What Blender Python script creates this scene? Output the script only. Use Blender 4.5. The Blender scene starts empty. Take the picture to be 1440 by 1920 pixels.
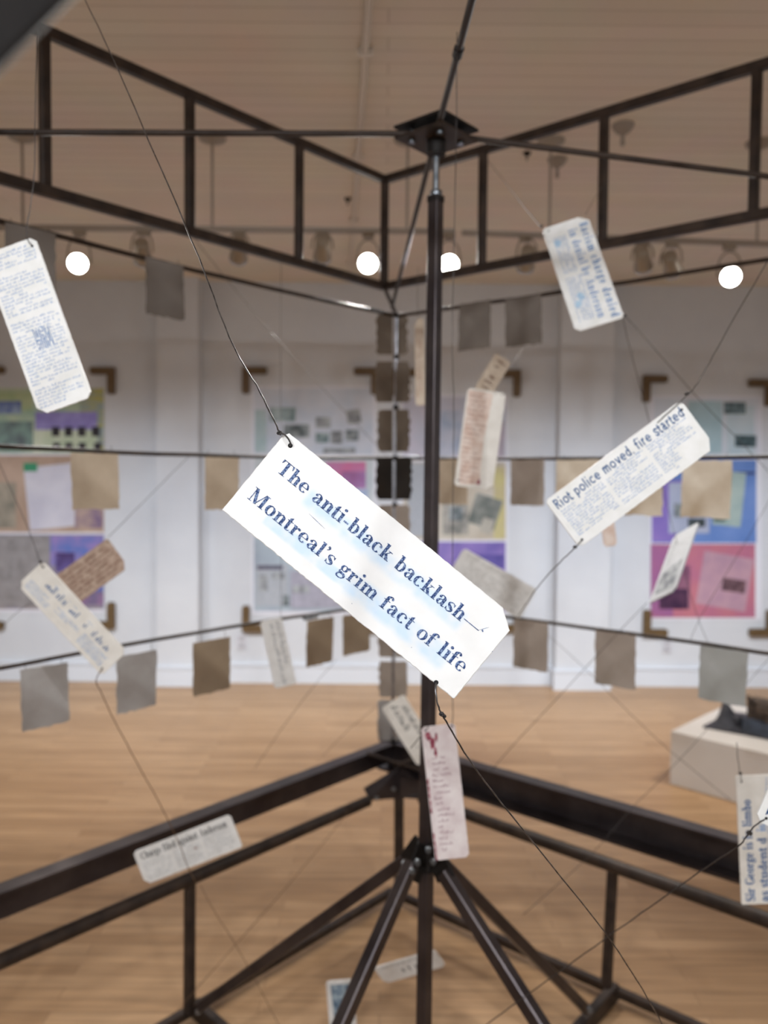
import bpy, bmesh, math, random
import numpy as np
from mathutils import Vector, Matrix
random.seed(7)
S = bpy.context.scene
COL = S.collection

# ------------------------------------------------------------------ camera
EYE = Vector((0, 0, 1.55))
FPX, PITCH, ROLL = 1522.5, -0.0427, 0.0091
CF = Vector((0, math.cos(PITCH), math.sin(PITCH)))
R0 = Vector((1, 0, 0)); U0 = R0.cross(CF)
CR = math.cos(ROLL) * R0 + math.sin(ROLL) * U0
CU = -math.sin(ROLL) * R0 + math.cos(ROLL) * U0
cd = bpy.data.cameras.new('camera'); cam = bpy.data.objects.new('camera', cd); COL.objects.link(cam)
m3 = Matrix((CR, CU, -CF)).transposed()
cam.matrix_world = Matrix.Translation(EYE) @ m3.to_4x4()
cd.sensor_fit = 'VERTICAL'; cd.sensor_height = 36; cd.lens = FPX / 1920 * 36
cd.clip_start = 0.02
cd.dof.use_dof = True; cd.dof.focus_distance = 0.71; cd.dof.aperture_fstop = 4.75; cd.dof.aperture_blades = 0
S.camera = cam

def ray(x, y):
    return CF + CR * ((x - 720) / FPX) - CU * ((y - 960) / FPX)
def at(x, y, d): return EYE + ray(x, y) * d                 # point at forward depth d
def on_y(x, y, Y): r = ray(x, y); return EYE + r * (Y / r.y)   # point on a wall parallel to x
def on_z(x, y, z): r = ray(x, y); return EYE + r * ((z - EYE.z) / r.z)

# ------------------------------------------------------------------ materials
def lin(c):
    return tuple(((v / 255) / 12.92 if v / 255 <= .04045 else ((v / 255 + .055) / 1.055) ** 2.4) for v in c) + (1,)
MATS = {}
def mat(name, rgb, rough=.6, metal=0., rgb2=None, scale=8., detail=4., lo=.35, hi=.65, bump=0., spec=.5, stretch=(1, 1, 1), rvar=0.):
    if name in MATS: return MATS[name]
    m = bpy.data.materials.new(name); m.use_nodes = True; nt = m.node_tree; N = nt.nodes; L = nt.links
    b = N['Principled BSDF']; b.inputs['Roughness'].default_value = rough; b.inputs['Metallic'].default_value = metal
    b.inputs['Specular IOR Level'].default_value = spec
    b.inputs['Base Color'].default_value = lin(rgb)
    if rgb2 or bump or rvar:
        tc = N.new('ShaderNodeTexCoord'); mp = N.new('ShaderNodeMapping'); mp.inputs['Scale'].default_value = stretch
        L.new(tc.outputs['Object'], mp.inputs['Vector'])
        no = N.new('ShaderNodeTexNoise'); no.inputs['Scale'].default_value = scale; no.inputs['Detail'].default_value = detail
        L.new(mp.outputs['Vector'], no.inputs['Vector'])
        if rgb2:
            cr = N.new('ShaderNodeValToRGB'); cr.color_ramp.elements[0].position = lo; cr.color_ramp.elements[1].position = hi
            cr.color_ramp.elements[0].color = lin(rgb); cr.color_ramp.elements[1].color = lin(rgb2)
            L.new(no.outputs['Fac'], cr.inputs['Fac']); L.new(cr.outputs['Color'], b.inputs['Base Color'])
        if bump:
            bp = N.new('ShaderNodeBump'); bp.inputs['Strength'].default_value = bump; bp.inputs['Distance'].default_value = .002
            L.new(no.outputs['Fac'], bp.inputs['Height']); L.new(bp.outputs['Normal'], b.inputs['Normal'])
        if rvar:
            mr = N.new('ShaderNodeMapRange'); mr.inputs['To Min'].default_value = max(.05, rough - rvar); mr.inputs['To Max'].default_value = min(1, rough + rvar)
            L.new(no.outputs['Fac'], mr.inputs['Value']); L.new(mr.outputs['Result'], b.inputs['Roughness'])
    MATS[name] = m; return m
def emit(name, rgb, strength):
    m = bpy.data.materials.new(name); m.use_nodes = True; b = m.node_tree.nodes['Principled BSDF']
    b.inputs['Base Color'].default_value = lin(rgb); b.inputs['Emission Color'].default_value = lin(rgb); b.inputs['Emission Strength'].default_value = strength
    return m

steel = mat('raw_steel', (40, 32, 28), .5, .15, (60, 48, 40), 22, 5, bump=.06, spec=.3, rvar=.1)
steel_beam = mat('mill_steel', (60, 54, 56), .33, .7, (80, 73, 73), 9, 5, bump=.06, spec=.5, rvar=.1)
steel_dark = mat('black_steel', (20, 17, 16), .6, .1, (30, 26, 24), 30, spec=.25)
zinc = mat('zinc', (150, 156, 162), .32, .9, (110, 116, 122), 60)
galv = mat('galvanised_rod', (176, 178, 186), .3, .9, (140, 142, 150), 40)
wire_m = mat('annealed_wire', (78, 74, 74), .55, .5, (50, 46, 44), 260)
wire_sil = mat('silvery_wire', (128, 126, 126), .34, .85, (70, 68, 68), 120)
wire_br = mat('brown_wire', (120, 92, 68), .45, .4, (90, 68, 50), 200)
black = mat('hole_black', (22, 22, 26), .8)
porcelain = mat('white_porcelain', (236, 236, 234), .42, 0, (228, 228, 224), 40, 3, spec=.35, bump=.04)
porc_warm = mat('warm_porcelain', (226, 222, 214), .5, 0, (214, 209, 200), 30, 3)
porc_grey = mat('unglazed_porcelain', (222, 221, 218), .65, 0, (210, 208, 204), 30, 3)
porc_pink = mat('pink_stained_porcelain', (222, 206, 194), .55, 0, (204, 176, 160), 38, 5, .38, .66)
porc_rose = mat('rose_stained_porcelain', (224, 216, 214), .5, 0, (206, 192, 192), 30, 4)
porc_tan = mat('tan_stained_porcelain', (182, 160, 142), .7, 0, (158, 132, 116), 60, 5)
porc_buff = mat('buff_porcelain', (206, 192, 174), .65, 0, (186, 168, 148), 40, 5)

def ink(name, c1, c2, scale=900, lo=.42, hi=.6):
    return mat(name, c1, .6, 0, c2, scale, 3, lo, hi, spec=.2)
ink_navy = ink('navy_ink', (40, 62, 110), (134, 154, 190), 800, .46, .62)
ink_blue = ink('blue_ink', (40, 72, 122), (86, 122, 166), 500)
ink_blue_pale = ink('faded_blue_ink', (66, 110, 168), (128, 164, 202), 260)
ink_mid = ink('pale_blue_print', (112, 142, 188), (150, 176, 210), 300)
ink_grey = ink('grey_print', (118, 120, 124), (150, 152, 156), 300)
ink_black = ink('black_print', (30, 30, 34), (70, 70, 74), 400)
ink_stamp = ink('blue_stamp', (30, 98, 166), (84, 146, 200), 420, .5, .68)
ink_rust = ink('rust_ink', (132, 82, 70), (184, 142, 128), 240)
ink_red = ink('oxblood_ink', (120, 44, 62), (180, 110, 122), 160, .4, .7)
ink_brown = ink('brown_ink', (96, 70, 58), (140, 112, 96), 240)

# ------------------------------------------------------------------ mesh building
class MB:
    def __init__(s): s.v = []; s.f = []; s.mi = []; s.sm = []; s.cur = 0; s.smooth = False
    def face(s, pts):
        n = len(s.v); s.v += [Vector(p) for p in pts]; s.f.append(tuple(range(n, n + len(pts)))); s.mi.append(s.cur); s.sm.append(s.smooth)
    def add(s, vs, fs, smooth=False):
        n = len(s.v); s.v += [Vector(p) for p in vs]
        for f in fs: s.f.append(tuple(n + i for i in f)); s.mi.append(s.cur); s.sm.append(smooth)
    def box(s, c, sx, sy, sz, M=None):
        vs = [Vector((x * sx / 2, y * sy / 2, z * sz / 2)) for x in (-1, 1) for y in (-1, 1) for z in (-1, 1)]
        if M is not None: vs = [M @ v for v in vs]
        c = Vector(c); vs = [v + c for v in vs]
        s.add(vs, [(0, 1, 3, 2), (4, 6, 7, 5), (0, 4, 5, 1), (2, 3, 7, 6), (0, 2, 6, 4), (1, 5, 7, 3)])
    def prof(s, A, B, pts, up=(0, 0, 1), rnd=False):
        """sweep a 2-D outline (side, up) from A to B"""
        A = Vector(A); B = Vector(B); t = (B - A).normalized(); up = Vector(up)
        if abs(t.dot(up)) > .98: up = Vector((1, .3, 0))
        sd = t.cross(up).normalized(); u = sd.cross(t)
        n = len(pts); vs = [P + sd * a + u * b for P in (A, B) for a, b in pts]
        fs = [(i, (i + 1) % n, n + (i + 1) % n, n + i) for i in range(n)]
        s.add(vs, fs, rnd); s.add(vs[:n][::-1], [tuple(range(n))]); s.add(vs[n:], [tuple(range(n))])
    def bar(s, A, B, w, h=None, up=(0, 0, 1), bev=.12):
        h = h or w; a, b, c = w / 2, h / 2, min(w, h) * bev
        s.prof(A, B, [(-a + c, -b), (a - c, -b), (a, -b + c), (a, b - c), (a - c, b), (-a + c, b), (-a, b - c), (-a, -b + c)], up)
    def rod(s, A, B, r, n=10):
        s.prof(A, B, [(r * math.cos(2 * math.pi * k / n), r * math.sin(2 * math.pi * k / n)) for k in range(n)], rnd=True)
    def tube(s, P, r, n=7):
        P = [Vector(p) for p in P]; k = len(P); vs = []; u = None
        for i in range(k):
            t = (P[min(i + 1, k - 1)] - P[max(i - 1, 0)]).normalized()
            if u is None: u = t.orthogonal().normalized()
            u = (u - t * u.dot(t)).normalized(); w = t.cross(u)
            rr = r[i] if isinstance(r, (list, tuple)) else r
            vs += [P[i] + (u * math.cos(a) + w * math.sin(a)) * rr for a in [2 * math.pi * j / n for j in range(n)]]
        fs = [(i * n + j, i * n + (j + 1) % n, (i + 1) * n + (j + 1) % n, (i + 1) * n + j) for i in range(k - 1) for j in range(n)]
        s.add(vs, fs, True); s.add(vs[:n], [tuple(range(n))[::-1]]); s.add(vs[-n:], [tuple(range(n))])
    def lathe(s, pr, c=(0, 0, 0), axis=(0, 0, 1), n=20, caps=True):
        ax = Vector(axis).normalized(); u = ax.orthogonal().normalized(); w = ax.cross(u); c = Vector(c)
        vs = [c + ax * z + (u * math.cos(a) + w * math.sin(a)) * r for r, z in pr for a in [2 * math.pi * j / n for j in range(n)]]
        k = len(pr)
        s.add(vs, [(i * n + j, i * n + (j + 1) % n, (i + 1) * n + (j + 1) % n, (i + 1) * n + j) for i in range(k - 1) for j in range(n)], True)
        if caps: s.add(vs[:n], [tuple(range(n))[::-1]]); s.add(vs[-n:], [tuple(range(n))])
    def slab(s, pts, nrm, th):
        """extrude a planar outline by th along nrm"""
        nrm = Vector(nrm).normalized() * th; P = [Vector(p) for p in pts]; n = len(P)
        vs = P + [p + nrm for p in P]
        s.add(vs, [tuple(range(n))[::-1], tuple(range(n, 2 * n))] + [(i, (i + 1) % n, n + (i + 1) % n, n + i) for i in range(n)])
    def build(s, name, mats, parent=None, origin=None, M=None, fix=True):
        """link as ONE mesh object; coordinates are world unless M (object matrix) is given"""
        mats = mats if isinstance(mats, (list, tuple)) else [mats]
        me = bpy.data.meshes.new(name)
        vs = s.v; mw = Matrix.Identity(4)
        if M is not None: mw = M
        else:
            if origin is None:
                lo = Vector([min(v[i] for v in vs) for i in range(3)]); hi = Vector([max(v[i] for v in vs) for i in range(3)]); origin = (lo + hi) / 2
            origin = Vector(origin); vs = [v - origin for v in vs]; mw = Matrix.Translation(origin)
        me.from_pydata([tuple(v) for v in vs], [], s.f)
        for m in mats: me.materials.append(m)
        me.polygons.foreach_set('material_index', s.mi); me.polygons.foreach_set('use_smooth', s.sm); me.update()
        if fix:
            b = bmesh.new(); b.from_mesh(me); bmesh.ops.recalc_face_normals(b, faces=b.faces); b.to_mesh(me); b.free()
        o = bpy.data.objects.new(name, me); COL.objects.link(o)
        if parent is not None:
            o.parent = parent; o.matrix_parent_inverse = Matrix.Identity(4); o.matrix_local = WM[parent.name].inverted() @ mw
        else: o.matrix_world = mw
        WM[o.name] = mw
        return o
WM = {}
def tag(o, label=None, cat=None, group=None, kind=None):
    if label: o['label'] = label
    if cat: o['category'] = cat
    if group: o['group'] = group
    if kind: o['kind'] = kind
    return o
def thing(name, loc, label, cat, group=None, M=None):
    o = bpy.data.objects.new(name, None); COL.objects.link(o); o.empty_display_size = .05
    mw = M if M is not None else Matrix.Translation(Vector(loc)); o.matrix_world = mw; WM[o.name] = mw
    return tag(o, label, cat, group)

# ------------------------------------------------------------------ the room
WALL, CEIL = 6.05, 2.98
def wood():
    m = bpy.data.materials.new('maple_strip_floor'); m.use_nodes = True; N = m.node_tree.nodes; L = m.node_tree.links; b = N['Principled BSDF']
    tc = N.new('ShaderNodeTexCoord')
    br = N.new('ShaderNodeTexBrick'); br.offset = .37; br.squash = 1
    for k, v in (('Scale', 1), ('Mortar Size', .0012), ('Mortar Smooth', .3), ('Bias', 0), ('Brick Width', .95), ('Row Height', .057)): br.inputs[k].default_value = v
    br.inputs['Color1'].default_value = lin((188, 154, 117)); br.inputs['Color2'].default_value = lin((166, 132, 96)); br.inputs['Mortar'].default_value = lin((130, 100, 70))
    mp = N.new('ShaderNodeMapping'); mp.inputs['Scale'].default_value = (2.2, 26, 1); no = N.new('ShaderNodeTexNoise'); no.inputs['Scale'].default_value = 1.6; no.inputs['Detail'].default_value = 6
    L.new(tc.outputs['Object'], br.inputs['Vector']); L.new(tc.outputs['Object'], mp.inputs['Vector']); L.new(mp.outputs['Vector'], no.inputs['Vector'])
    cr = N.new('ShaderNodeValToRGB'); cr.color_ramp.elements[0].position = .3; cr.color_ramp.elements[1].position = .75
    cr.color_ramp.elements[0].color = (.72, .7, .68, 1); cr.color_ramp.elements[1].color = (1.06, 1.04, 1.02, 1)
    mx = N.new('ShaderNodeMix'); mx.data_type = 'RGBA'; mx.blend_type = 'MULTIPLY'; mx.inputs['Factor'].default_value = 1
    L.new(no.outputs['Fac'], cr.inputs['Fac']); L.new(br.outputs['Color'], mx.inputs['A']); L.new(cr.outputs['Color'], mx.inputs['B'])
    L.new(mx.outputs['Result'], b.inputs['Base Color']); b.inputs['Roughness'].default_value = .42; b.inputs['Specular IOR Level'].default_value = .4
    return m
def ceil_mat():
    m = bpy.data.materials.new('painted_board_ceiling'); m.use_nodes = True; N = m.node_tree.nodes; L = m.node_tree.links; b = N['Principled BSDF']
    tc = N.new('ShaderNodeTexCoord'); br = N.new('ShaderNodeTexBrick'); br.offset = .5
    for k, v in (('Scale', 1), ('Mortar Size', .004), ('Mortar Smooth', .5), ('Bias', 0), ('Brick Width', 4.), ('Row Height', .082)): br.inputs[k].default_value = v
    br.inputs['Color1'].default_value = lin((226, 216, 203)); br.inputs['Color2'].default_value = lin((220, 210, 197)); br.inputs['Mortar'].default_value = lin((203, 192, 178))
    L.new(tc.outputs['Object'], br.inputs['Vector'])
    no = N.new('ShaderNodeTexNoise'); no.inputs['Scale'].default_value = 3; mx = N.new('ShaderNodeMix'); mx.data_type = 'RGBA'; mx.blend_type = 'MULTIPLY'; mx.inputs['Factor'].default_value = .14
    L.new(tc.outputs['Object'], no.inputs['Vector']); L.new(br.outputs['Color'], mx.inputs['A']); L.new(no.outputs['Color'], mx.inputs['B'])
    L.new(mx.outputs['Result'], b.inputs['Base Color']); b.inputs['Roughness'].default_value = .75
    return m
wall_m = mat('white_wall_paint', (203, 206, 210), .7, 0, (197, 200, 205), 3, 3, bump=.03)
trim_m = mat('white_trim_paint', (208, 213, 220), .45)
def struct(name, mb, m, **k): return tag(mb.build(name, m, **k), kind='structure')
XL, XR, YB = -4.6, 4.9, -4.2
b = MB(); b.box(((XL + XR) / 2, (YB + WALL) / 2, -.05), XR - XL, WALL - YB, .1); struct('floor', b, wood(), origin=(0, 0, 0))
b = MB(); b.box(((XL + XR) / 2, (YB + WALL) / 2, CEIL + .05), XR - XL, WALL - YB, .1); struct('ceiling', b, ceil_mat(), origin=(0, 0, CEIL))
b = MB(); b.box(((XL + XR) / 2, WALL + .1, CEIL / 2), XR - XL + .4, .2, CEIL + .2); struct('wall_back', b, wall_m)
b = MB(); b.box((XL - .1, (YB + WALL) / 2, CEIL / 2), .2, WALL - YB, CEIL + .2); struct('wall_left', b, wall_m)
b = MB(); b.box((XR + .1, (YB + WALL) / 2, CEIL / 2), .2, WALL - YB, CEIL + .2); struct('wall_right', b, wall_m)
b = MB(); b.box(((XL + XR) / 2, YB - .1, CEIL / 2), XR - XL + .4, .2, CEIL + .2); struct('wall_front', b, wall_m)
b = MB()
for x0, x1 in ((XL, -1.70), (-1.36, 1.28), (1.66, XR)):
    b.box(((x0 + x1) / 2, WALL - .01, .065), x1 - x0, .02, .13); b.box(((x0 + x1) / 2, WALL - .014, .135), x1 - x0, .028, .016)
struct('baseboard_back', b, trim_m)
PIL = WALL - .13
for i, (xa, xb) in enumerate(((293, 372), (1046, 1146)), 1):
    b = MB(); x0 = on_y(xa, 1000, PIL).x; x1 = on_y(xb, 1000, PIL).x
    b.box(((x0 + x1) / 2, (WALL + PIL) / 2, CEIL / 2), x1 - x0, .13, CEIL)
    struct('trim_%d' % i, b, wall_m)
    b = MB(); b.box(((x0 + x1) / 2, (WALL + PIL) / 2 - .011, .065), x1 - x0 + .03, .152, .13); b.box(((x0 + x1) / 2, (WALL + PIL) / 2 - .014, .137), x1 - x0 + .04, .158, .016)
    struct('trim_%d' % (i + 2), b, trim_m)
# conduit along the ceiling
b = MB(); A = on_z(693, -20, CEIL - .012); B = on_z(655, 528, CEIL - .012); b.rod(A, B, .012)
for t in (.1, .35, .6, .85):
    P = A.lerp(B, t); b.box(P + Vector((0, 0, .002)), .05, .02, .03)
tag(b.build('conduit', mat('conduit_paint', (206, 196, 184), .5)), 'pale painted conduit running along the board ceiling towards the back wall', 'conduit')

# ------------------------------------------------------------------ the steel cage
YAW = 0.8629
C = Vector((0.039, 2.92, 0)); eL = Vector((-math.cos(YAW), -math.sin(YAW), 0)); eR = Vector((math.sin(YAW), -math.cos(YAW), 0))
HALF = .87; T = C + Vector((-.0465, 0, 0))
def cl(t, z, c=C): p = c + eL * t; return Vector((p.x, p.y, z))
def cr(t, z, c=C): p = c + eR * t; return Vector((p.x, p.y, z))
SIDE = 2 * HALF
cen = C + (eL + eR) * HALF
frame = thing('steel_cage', (cen.x, cen.y, 0), 'square dark steel cage with central mast, roof trusses and hung bars on the floor', 'sculpture')
def part(name, mb, m, label=None, **k):
    o = mb.build(name, m, frame, **k)
    if label: o['label'] = label
    return o
ZT, ZB, ZU, ZM, ZL = 2.6014, 2.2274, 2.1257, 1.6192, 1.0975
Lc = C + eL * SIDE; Rc = C + eR * SIDE; Fc = C + (eL + eR) * SIDE
def Z(p, z): return Vector((p.x, p.y, z))
# roof trusses: chords and uprights
TL_, TR_ = T + eL * SIDE, T + eR * SIDE
def truss(P, Q, n, zt=ZT, zb=ZB, w=.026):
    b = MB(); b.bar(Z(P, zt), Z(Q, zt), w); part('top_chord', b, steel)
    b = MB(); b.bar(Z(P, zb), Z(Q, zb), w); part('bottom_chord', b, steel)
    for i in n:
        X = P.lerp(Q, i * .4151 / (Q - P).length); b = MB(); b.bar(Z(X, zb), Z(X, zt), w * .92, up=eL); part('upright', b, steel)
truss(T, TL_, (0, 1, 2, 3, 4)); truss(T, TR_, (1, 2, 3, 4))
truss(TL_, Z(Fc, 0), (1, 2, 3), w=.03); truss(TR_, Z(Fc, 0), (1, 2, 3, 4), w=.026)
# near strut running down from the front corner, close past the lens
F2 = Vector((Fc.x, Fc.y, ZB)); P0 = at(18, 32, .2); dirv = (P0 - F2)
b = MB(); b.bar(F2, F2 + dirv * 2.6, .0125, .0125); part('corner_strut', b, steel_dark)
# hung bars, three heights, on the two back sides (slightly bent like the real ones)
def wob(P, Q, sag, n=14, seed=0):
    r = random.Random(seed); out = []
    for i in range(n + 1):
        t = i / n; p = P.lerp(Q, t); p.z += sag * math.sin(math.pi * t) + r.uniform(-.0012, .0012); out.append(p)
    return out
for k, (z, rr) in enumerate(((ZU, .0065), (ZM, .0055), (ZL, .0055))):
    b = MB(); b.tube(wob(cl(0, z), cl(SIDE, z), -.012 if k < 2 else .012, seed=k), rr, 8); part('hung_bar', b, steel)
    b = MB(); b.tube(wob(cr(0, z), cr(SIDE, z), -.008 if k < 2 else .006, seed=k + 9), rr, 8); part('hung_bar', b, steel)
b = MB(); b.rod(cl(0, .6), cl(0, ZU), .0062); part('corner_rod', b, galv, 'bright galvanised rod standing at the back corner')
for z in (ZU, 1.98, 1.80, ZM, 1.45, 1.28, ZL, .93):
    b = MB(); b.lathe([(.009, -.008), (.011, -.004), (.011, .004), (.009, .008)], cl(0, z), n=12); part('collar', b, steel_dark)
for o_, e_ in ((cl(.11, ZU), eL), (cr(.19, ZU), eR), (cl(.42, ZL), eL), (cr(.08, ZM), eR)):
    b = MB(); b.rod(o_ - e_ * .028, o_ + e_ * .028, .0078); part('sleeve', b, zinc, 'shiny zinc sleeve on a hung bar')
# central mast, cap, screw and double plate
MT = at(817, 372, 1.69); MBt = at(795, 1890, 1.69); md = (MBt - MT)
mast_b = MT + md * ((MT.z - 0) / (MT.z - MBt.z))
b = MB(); b.bar(MT, mast_b, .0245, .0245, up=eL, bev=.06); mast_o = part('mast', b, steel_beam)
b = MB(); b.bar(MT + Vector((0, 0, .004)), MT - Vector((0, 0, .008)), .029, .029, up=eL); b.build('mast_cap', steel_dark, mast_o)
PT = at(818, 258, 1.69)
b = MB(); b.lathe([(.0066, 0)] + [(.0066 + (.0009 if k % 2 else -.0003), k * .0035) for k in range(1, 24)] + [(.0066, .0845)], MT + Vector((0, 0, .002)), PT - MT, 12)
rod_o = part('threaded_rod', b, zinc, 'grey zinc threaded rod on top of the mast')
b = MB(); b.lathe([(.0125, 0), (.0135, .002), (.0135, .010), (.0125, .012)], MT + Vector((0, 0, .004)), n=6); b.build('nut', zinc, rod_o)
pu = Matrix(((eL.x, eR.x, 0), (eL.y, eR.y, 0), (0, 0, 1)))
for dz, s_ in ((.018, .126), (-.004, .124)):
    b = MB(); b.box(PT + Vector((0, 0, dz)), s_, s_, .005, pu); part('top_plate', b, steel_dark if dz > 0 else steel)  # upper plate darker: shade between the plates is put into its colour
for a, c_ in ((1, 1), (1, -1), (-1, 1), (-1, -1)):
    q = PT + eL * a * .036 + eR * c_ * .036
    b = MB(); b.rod(q + Vector((0, 0, -.012)), q + Vector((0, 0, .026)), .0035); b.lathe([(.0075, 0), (.0075, .006)], q + Vector((0, 0, -.0135)), n=6); b.lathe([(.0075, 0), (.0075, .006)], q + Vector((0, 0, .0215)), n=6)
    part('bolt', b, zinc)
b = MB(); b.lathe([(.02, 0), (.02, .03)], PT + Vector((0, 0, -.035)), n=16); part('hub', b, steel_dark)
for end, off in ((at(-60, 247.5, 1.6), eL), (at(1560, 346, 1.78), eR), (at(735, 577, 2.91), None), (at(889, -14, 1.16), None)):
    d = (end - PT).normalized(); st = PT + d * .045 + Vector((0, 0, .007)); ext = 0
    if off is not None: end = end + (end - st) * (.25 if off is eL else .1)
    elif end.y < 1.5: end = st + (end - st) * 2.36
    b = MB(); b.rod(st, end, .0062); part('roof_rod', b, steel)
    if end.y < .9: b = MB(); q = st.lerp(end, .27); b.rod(q - d * .012, q + d * .012, .009); part('turnbuckle', b, steel_dark)
# base: channel beams, tube rails, floor rails, posts
def channel(A, B, inward, h=.104, w=.05, t=.007, angle=False):
    b = MB(); s_ = 1
    t_ = (Vector(B) - Vector(A)).normalized(); sd = t_.cross(Vector((0, 0, 1)))
    sg = 1 if sd.dot(inward) > 0 else -1
    pr = [(0, -h), (w + .012, -h), (w + .012, -h + t * 1.4), (t, -h + t * 1.4), (t, -t), (w, -t), (w, 0), (0, 0)]
    if angle: pr = [(0, -h), (t, -h), (t, -t), (w, -t), (w, 0), (0, 0)]
    b.prof(A, B, [(a * sg, c_) for a, c_ in pr][::sg]); return b
ZBM = .603
part('base_beam', channel(cl(-.02, ZBM), cl(SIDE, ZBM), eR, h=.084, angle=True), steel_beam)
part('base_beam', channel(cr(-.02, ZBM), cr(SIDE, ZBM), eL), steel_beam)
in_ = (eL + eR) * .03
def Ls(t, z, o=.03): return cl(t, z) + eR * o
def Rs(t, z, o=.03): return cr(t, z) + eL * o
def reach(P, Q, X): d = Q - P; return P + d * ((Z(X, Q.z) - P).dot(d) / d.length_squared)
b = MB(); b.rod(at(690, 1502, 2.80), reach(at(690, 1502, 2.80), at(-90, 1842, 1.76), Lc), .0185, 14); part('tube_rail', b, steel)
b = MB(); b.rod(at(790, 1497, 2.83), reach(at(790, 1497, 2.83), at(1560, 1768, 1.79), Rc), .0185, 14); part('tube_rail', b, steel)
b = MB(); b.bar(cl(0, .03), cl(SIDE, .03), .026); part('floor_rail', b, steel)
b = MB(); b.bar(cr(0, .03), cr(SIDE, .03), .026); part('floor_rail', b, steel)
b = MB(); b.bar(at(748, 1430, 2.9), at(748, 1684, 2.9), .028, up=eL); part('corner_post', b, steel)
b = MB(); b.bar(at(356, 1650, 2.27), at(355, 1897, 2.25), .026, up=eL); part('base_upright', b, steel)
b = MB(); b.bar(at(1149, 1626, 2.34), at(1137, 1850, 2.32), .026, up=eL); part('base_upright', b, steel)
# gusset plates and bolts at the back corner
for dpx, sgn in (((693, 1500), -1), ((800, 1500), 1)):
    a = at(748, 1437, 2.86); c_ = at(748, 1496, 2.86); q = at(dpx[0], dpx[1], 2.8); q2 = at(dpx[0] + 12 * sgn, dpx[1] - 22, 2.8)
    b = MB(); n = (q - a).cross(c_ - a); b.slab([a, q2, q, c_], n, .006); part('gusset', b, steel_beam)
for x, y in ((706, 1496), (738, 1479)):
    b = MB(); b.lathe([(.008, 0), (.008, .005), (.006, .007)], at(x, y, 2.785), -CF, 6); part('bolt', b, zinc)
for (x0, y0), (x1, y1) in (((688, 1412), (790, 1444)), ((745, 1434), (800, 1414))):
    b = MB(); b.bar(at(x0, y0, 2.76), at(x1, y1, 2.76), .012, .008); part('corner_tie', b, steel)
# mast braces and their collar
HZ = at(801, 1590, 1.69)
b = MB(); b.bar(HZ + Vector((0, 0, .012)), HZ - Vector((0, 0, .045)), .034, .034, up=eL); bc_o = part('brace_collar', b, steel_dark)
for a in (eL, eR, -eL, -eR):
    b = MB(); b.bar(HZ + a * .012 + Vector((0, 0, .004)), HZ + a * .05 - Vector((0, 0, .05)), .006, .05, up=(0, 0, 1)); b.build('brace_lug', steel_dark, bc_o)
ends = ((at(372, 1890, 2.2), (784, 1596), 1.72), (at(1100, 1893, 2.26), (812, 1600), 1.75), (at(640, 1920, 1.5), (772, 1618), 1.66), (at(1012, 1920, 1.5), (832, 1636), 1.66))
for k, (E_, q, dq) in enumerate(ends):
    st = at(q[0], q[1], dq)
    if k > 1: E_ = st + (E_ - st) * ((st.z - .03) / (st.z - E_.z))
    w_ = .026 if k < 2 else .03
    b = MB(); b.bar(st, E_, w_ * .8, w_, up=(0, 0, 1)); part('mast_brace', b, steel_beam)
for x, y, d in ((758, 1620, 1.66), (783, 1617, 1.64), (812, 1616, 1.64), (803, 1594, 1.655), (773, 1634, 1.635)):
    b = MB(); b.lathe([(.0065, -.006), (.0065, .004), (.0045, .006)], at(x, y, d), -CF, 6); part('bolt', b, zinc)
ML = cl(HALF, .03); MR = cr(HALF, .03)
for P, Q in ((ML, mast_b), (MR, mast_b)):
    b = MB(); b.bar(P, Vector((Q.x, Q.y, .03)), .028, .05); part('floor_tie', b, steel)
for x, y, d in ((372, 1896, 2.19), (1105, 1893, 2.22)):
    b = MB(); b.lathe([(.008, -.006), (.008, .005)], at(x, y, d), -CF, 6); part('bolt', b, zinc)
b = MB(); b.box((mast_b.x, mast_b.y, .004), .14, .14, .008, pu); part('foot_plate', b, steel_beam)
# outer legs that carry the trusses at the left, right and near corners (out of frame)
for q in (TL_, TR_):
    b = MB(); b.bar(Z(q, 0), Z(q, ZT), .03, up=eL); part('corner_leg', b, steel)
b = MB(); b.bar(Z(T, ZB), cl(0, ZU), .012); part('corner_leg', b, steel)
ff = Z(Fc, 0)

# ------------------------------------------------------------------ hung sheets
def sheet_mat(name, c1, c2, sc=9): return mat(name, c1, .9, 0, c2, sc, 6, .3, .72, bump=.25)
sh = {'tan': sheet_mat('tan_paper', (206, 190, 168), (166, 148, 126)), 'brown': sheet_mat('brown_paper', (164, 146, 122), (132, 114, 94)),
      'grey': sheet_mat('grey_paper', (178, 176, 174), (140, 132, 126)), 'dkgrey': sheet_mat('dark_grey_paper', (122, 114, 107), (101, 93, 86)),
      'cream': sheet_mat('cream_stained_paper', (238, 228, 210), (184, 164, 138), 9), 'silver': sheet_mat('silver_grey_paper', (178, 180, 178), (148, 148, 142)),
      'black': sheet_mat('charred_paper', (30, 25, 22), (48, 42, 36)), 'taupe': sheet_mat('taupe_paper', (176, 164, 154), (148, 136, 124)), 'leaf': sheet_mat('leaf_paper', (128, 116, 103), (102, 91, 80))}
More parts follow.
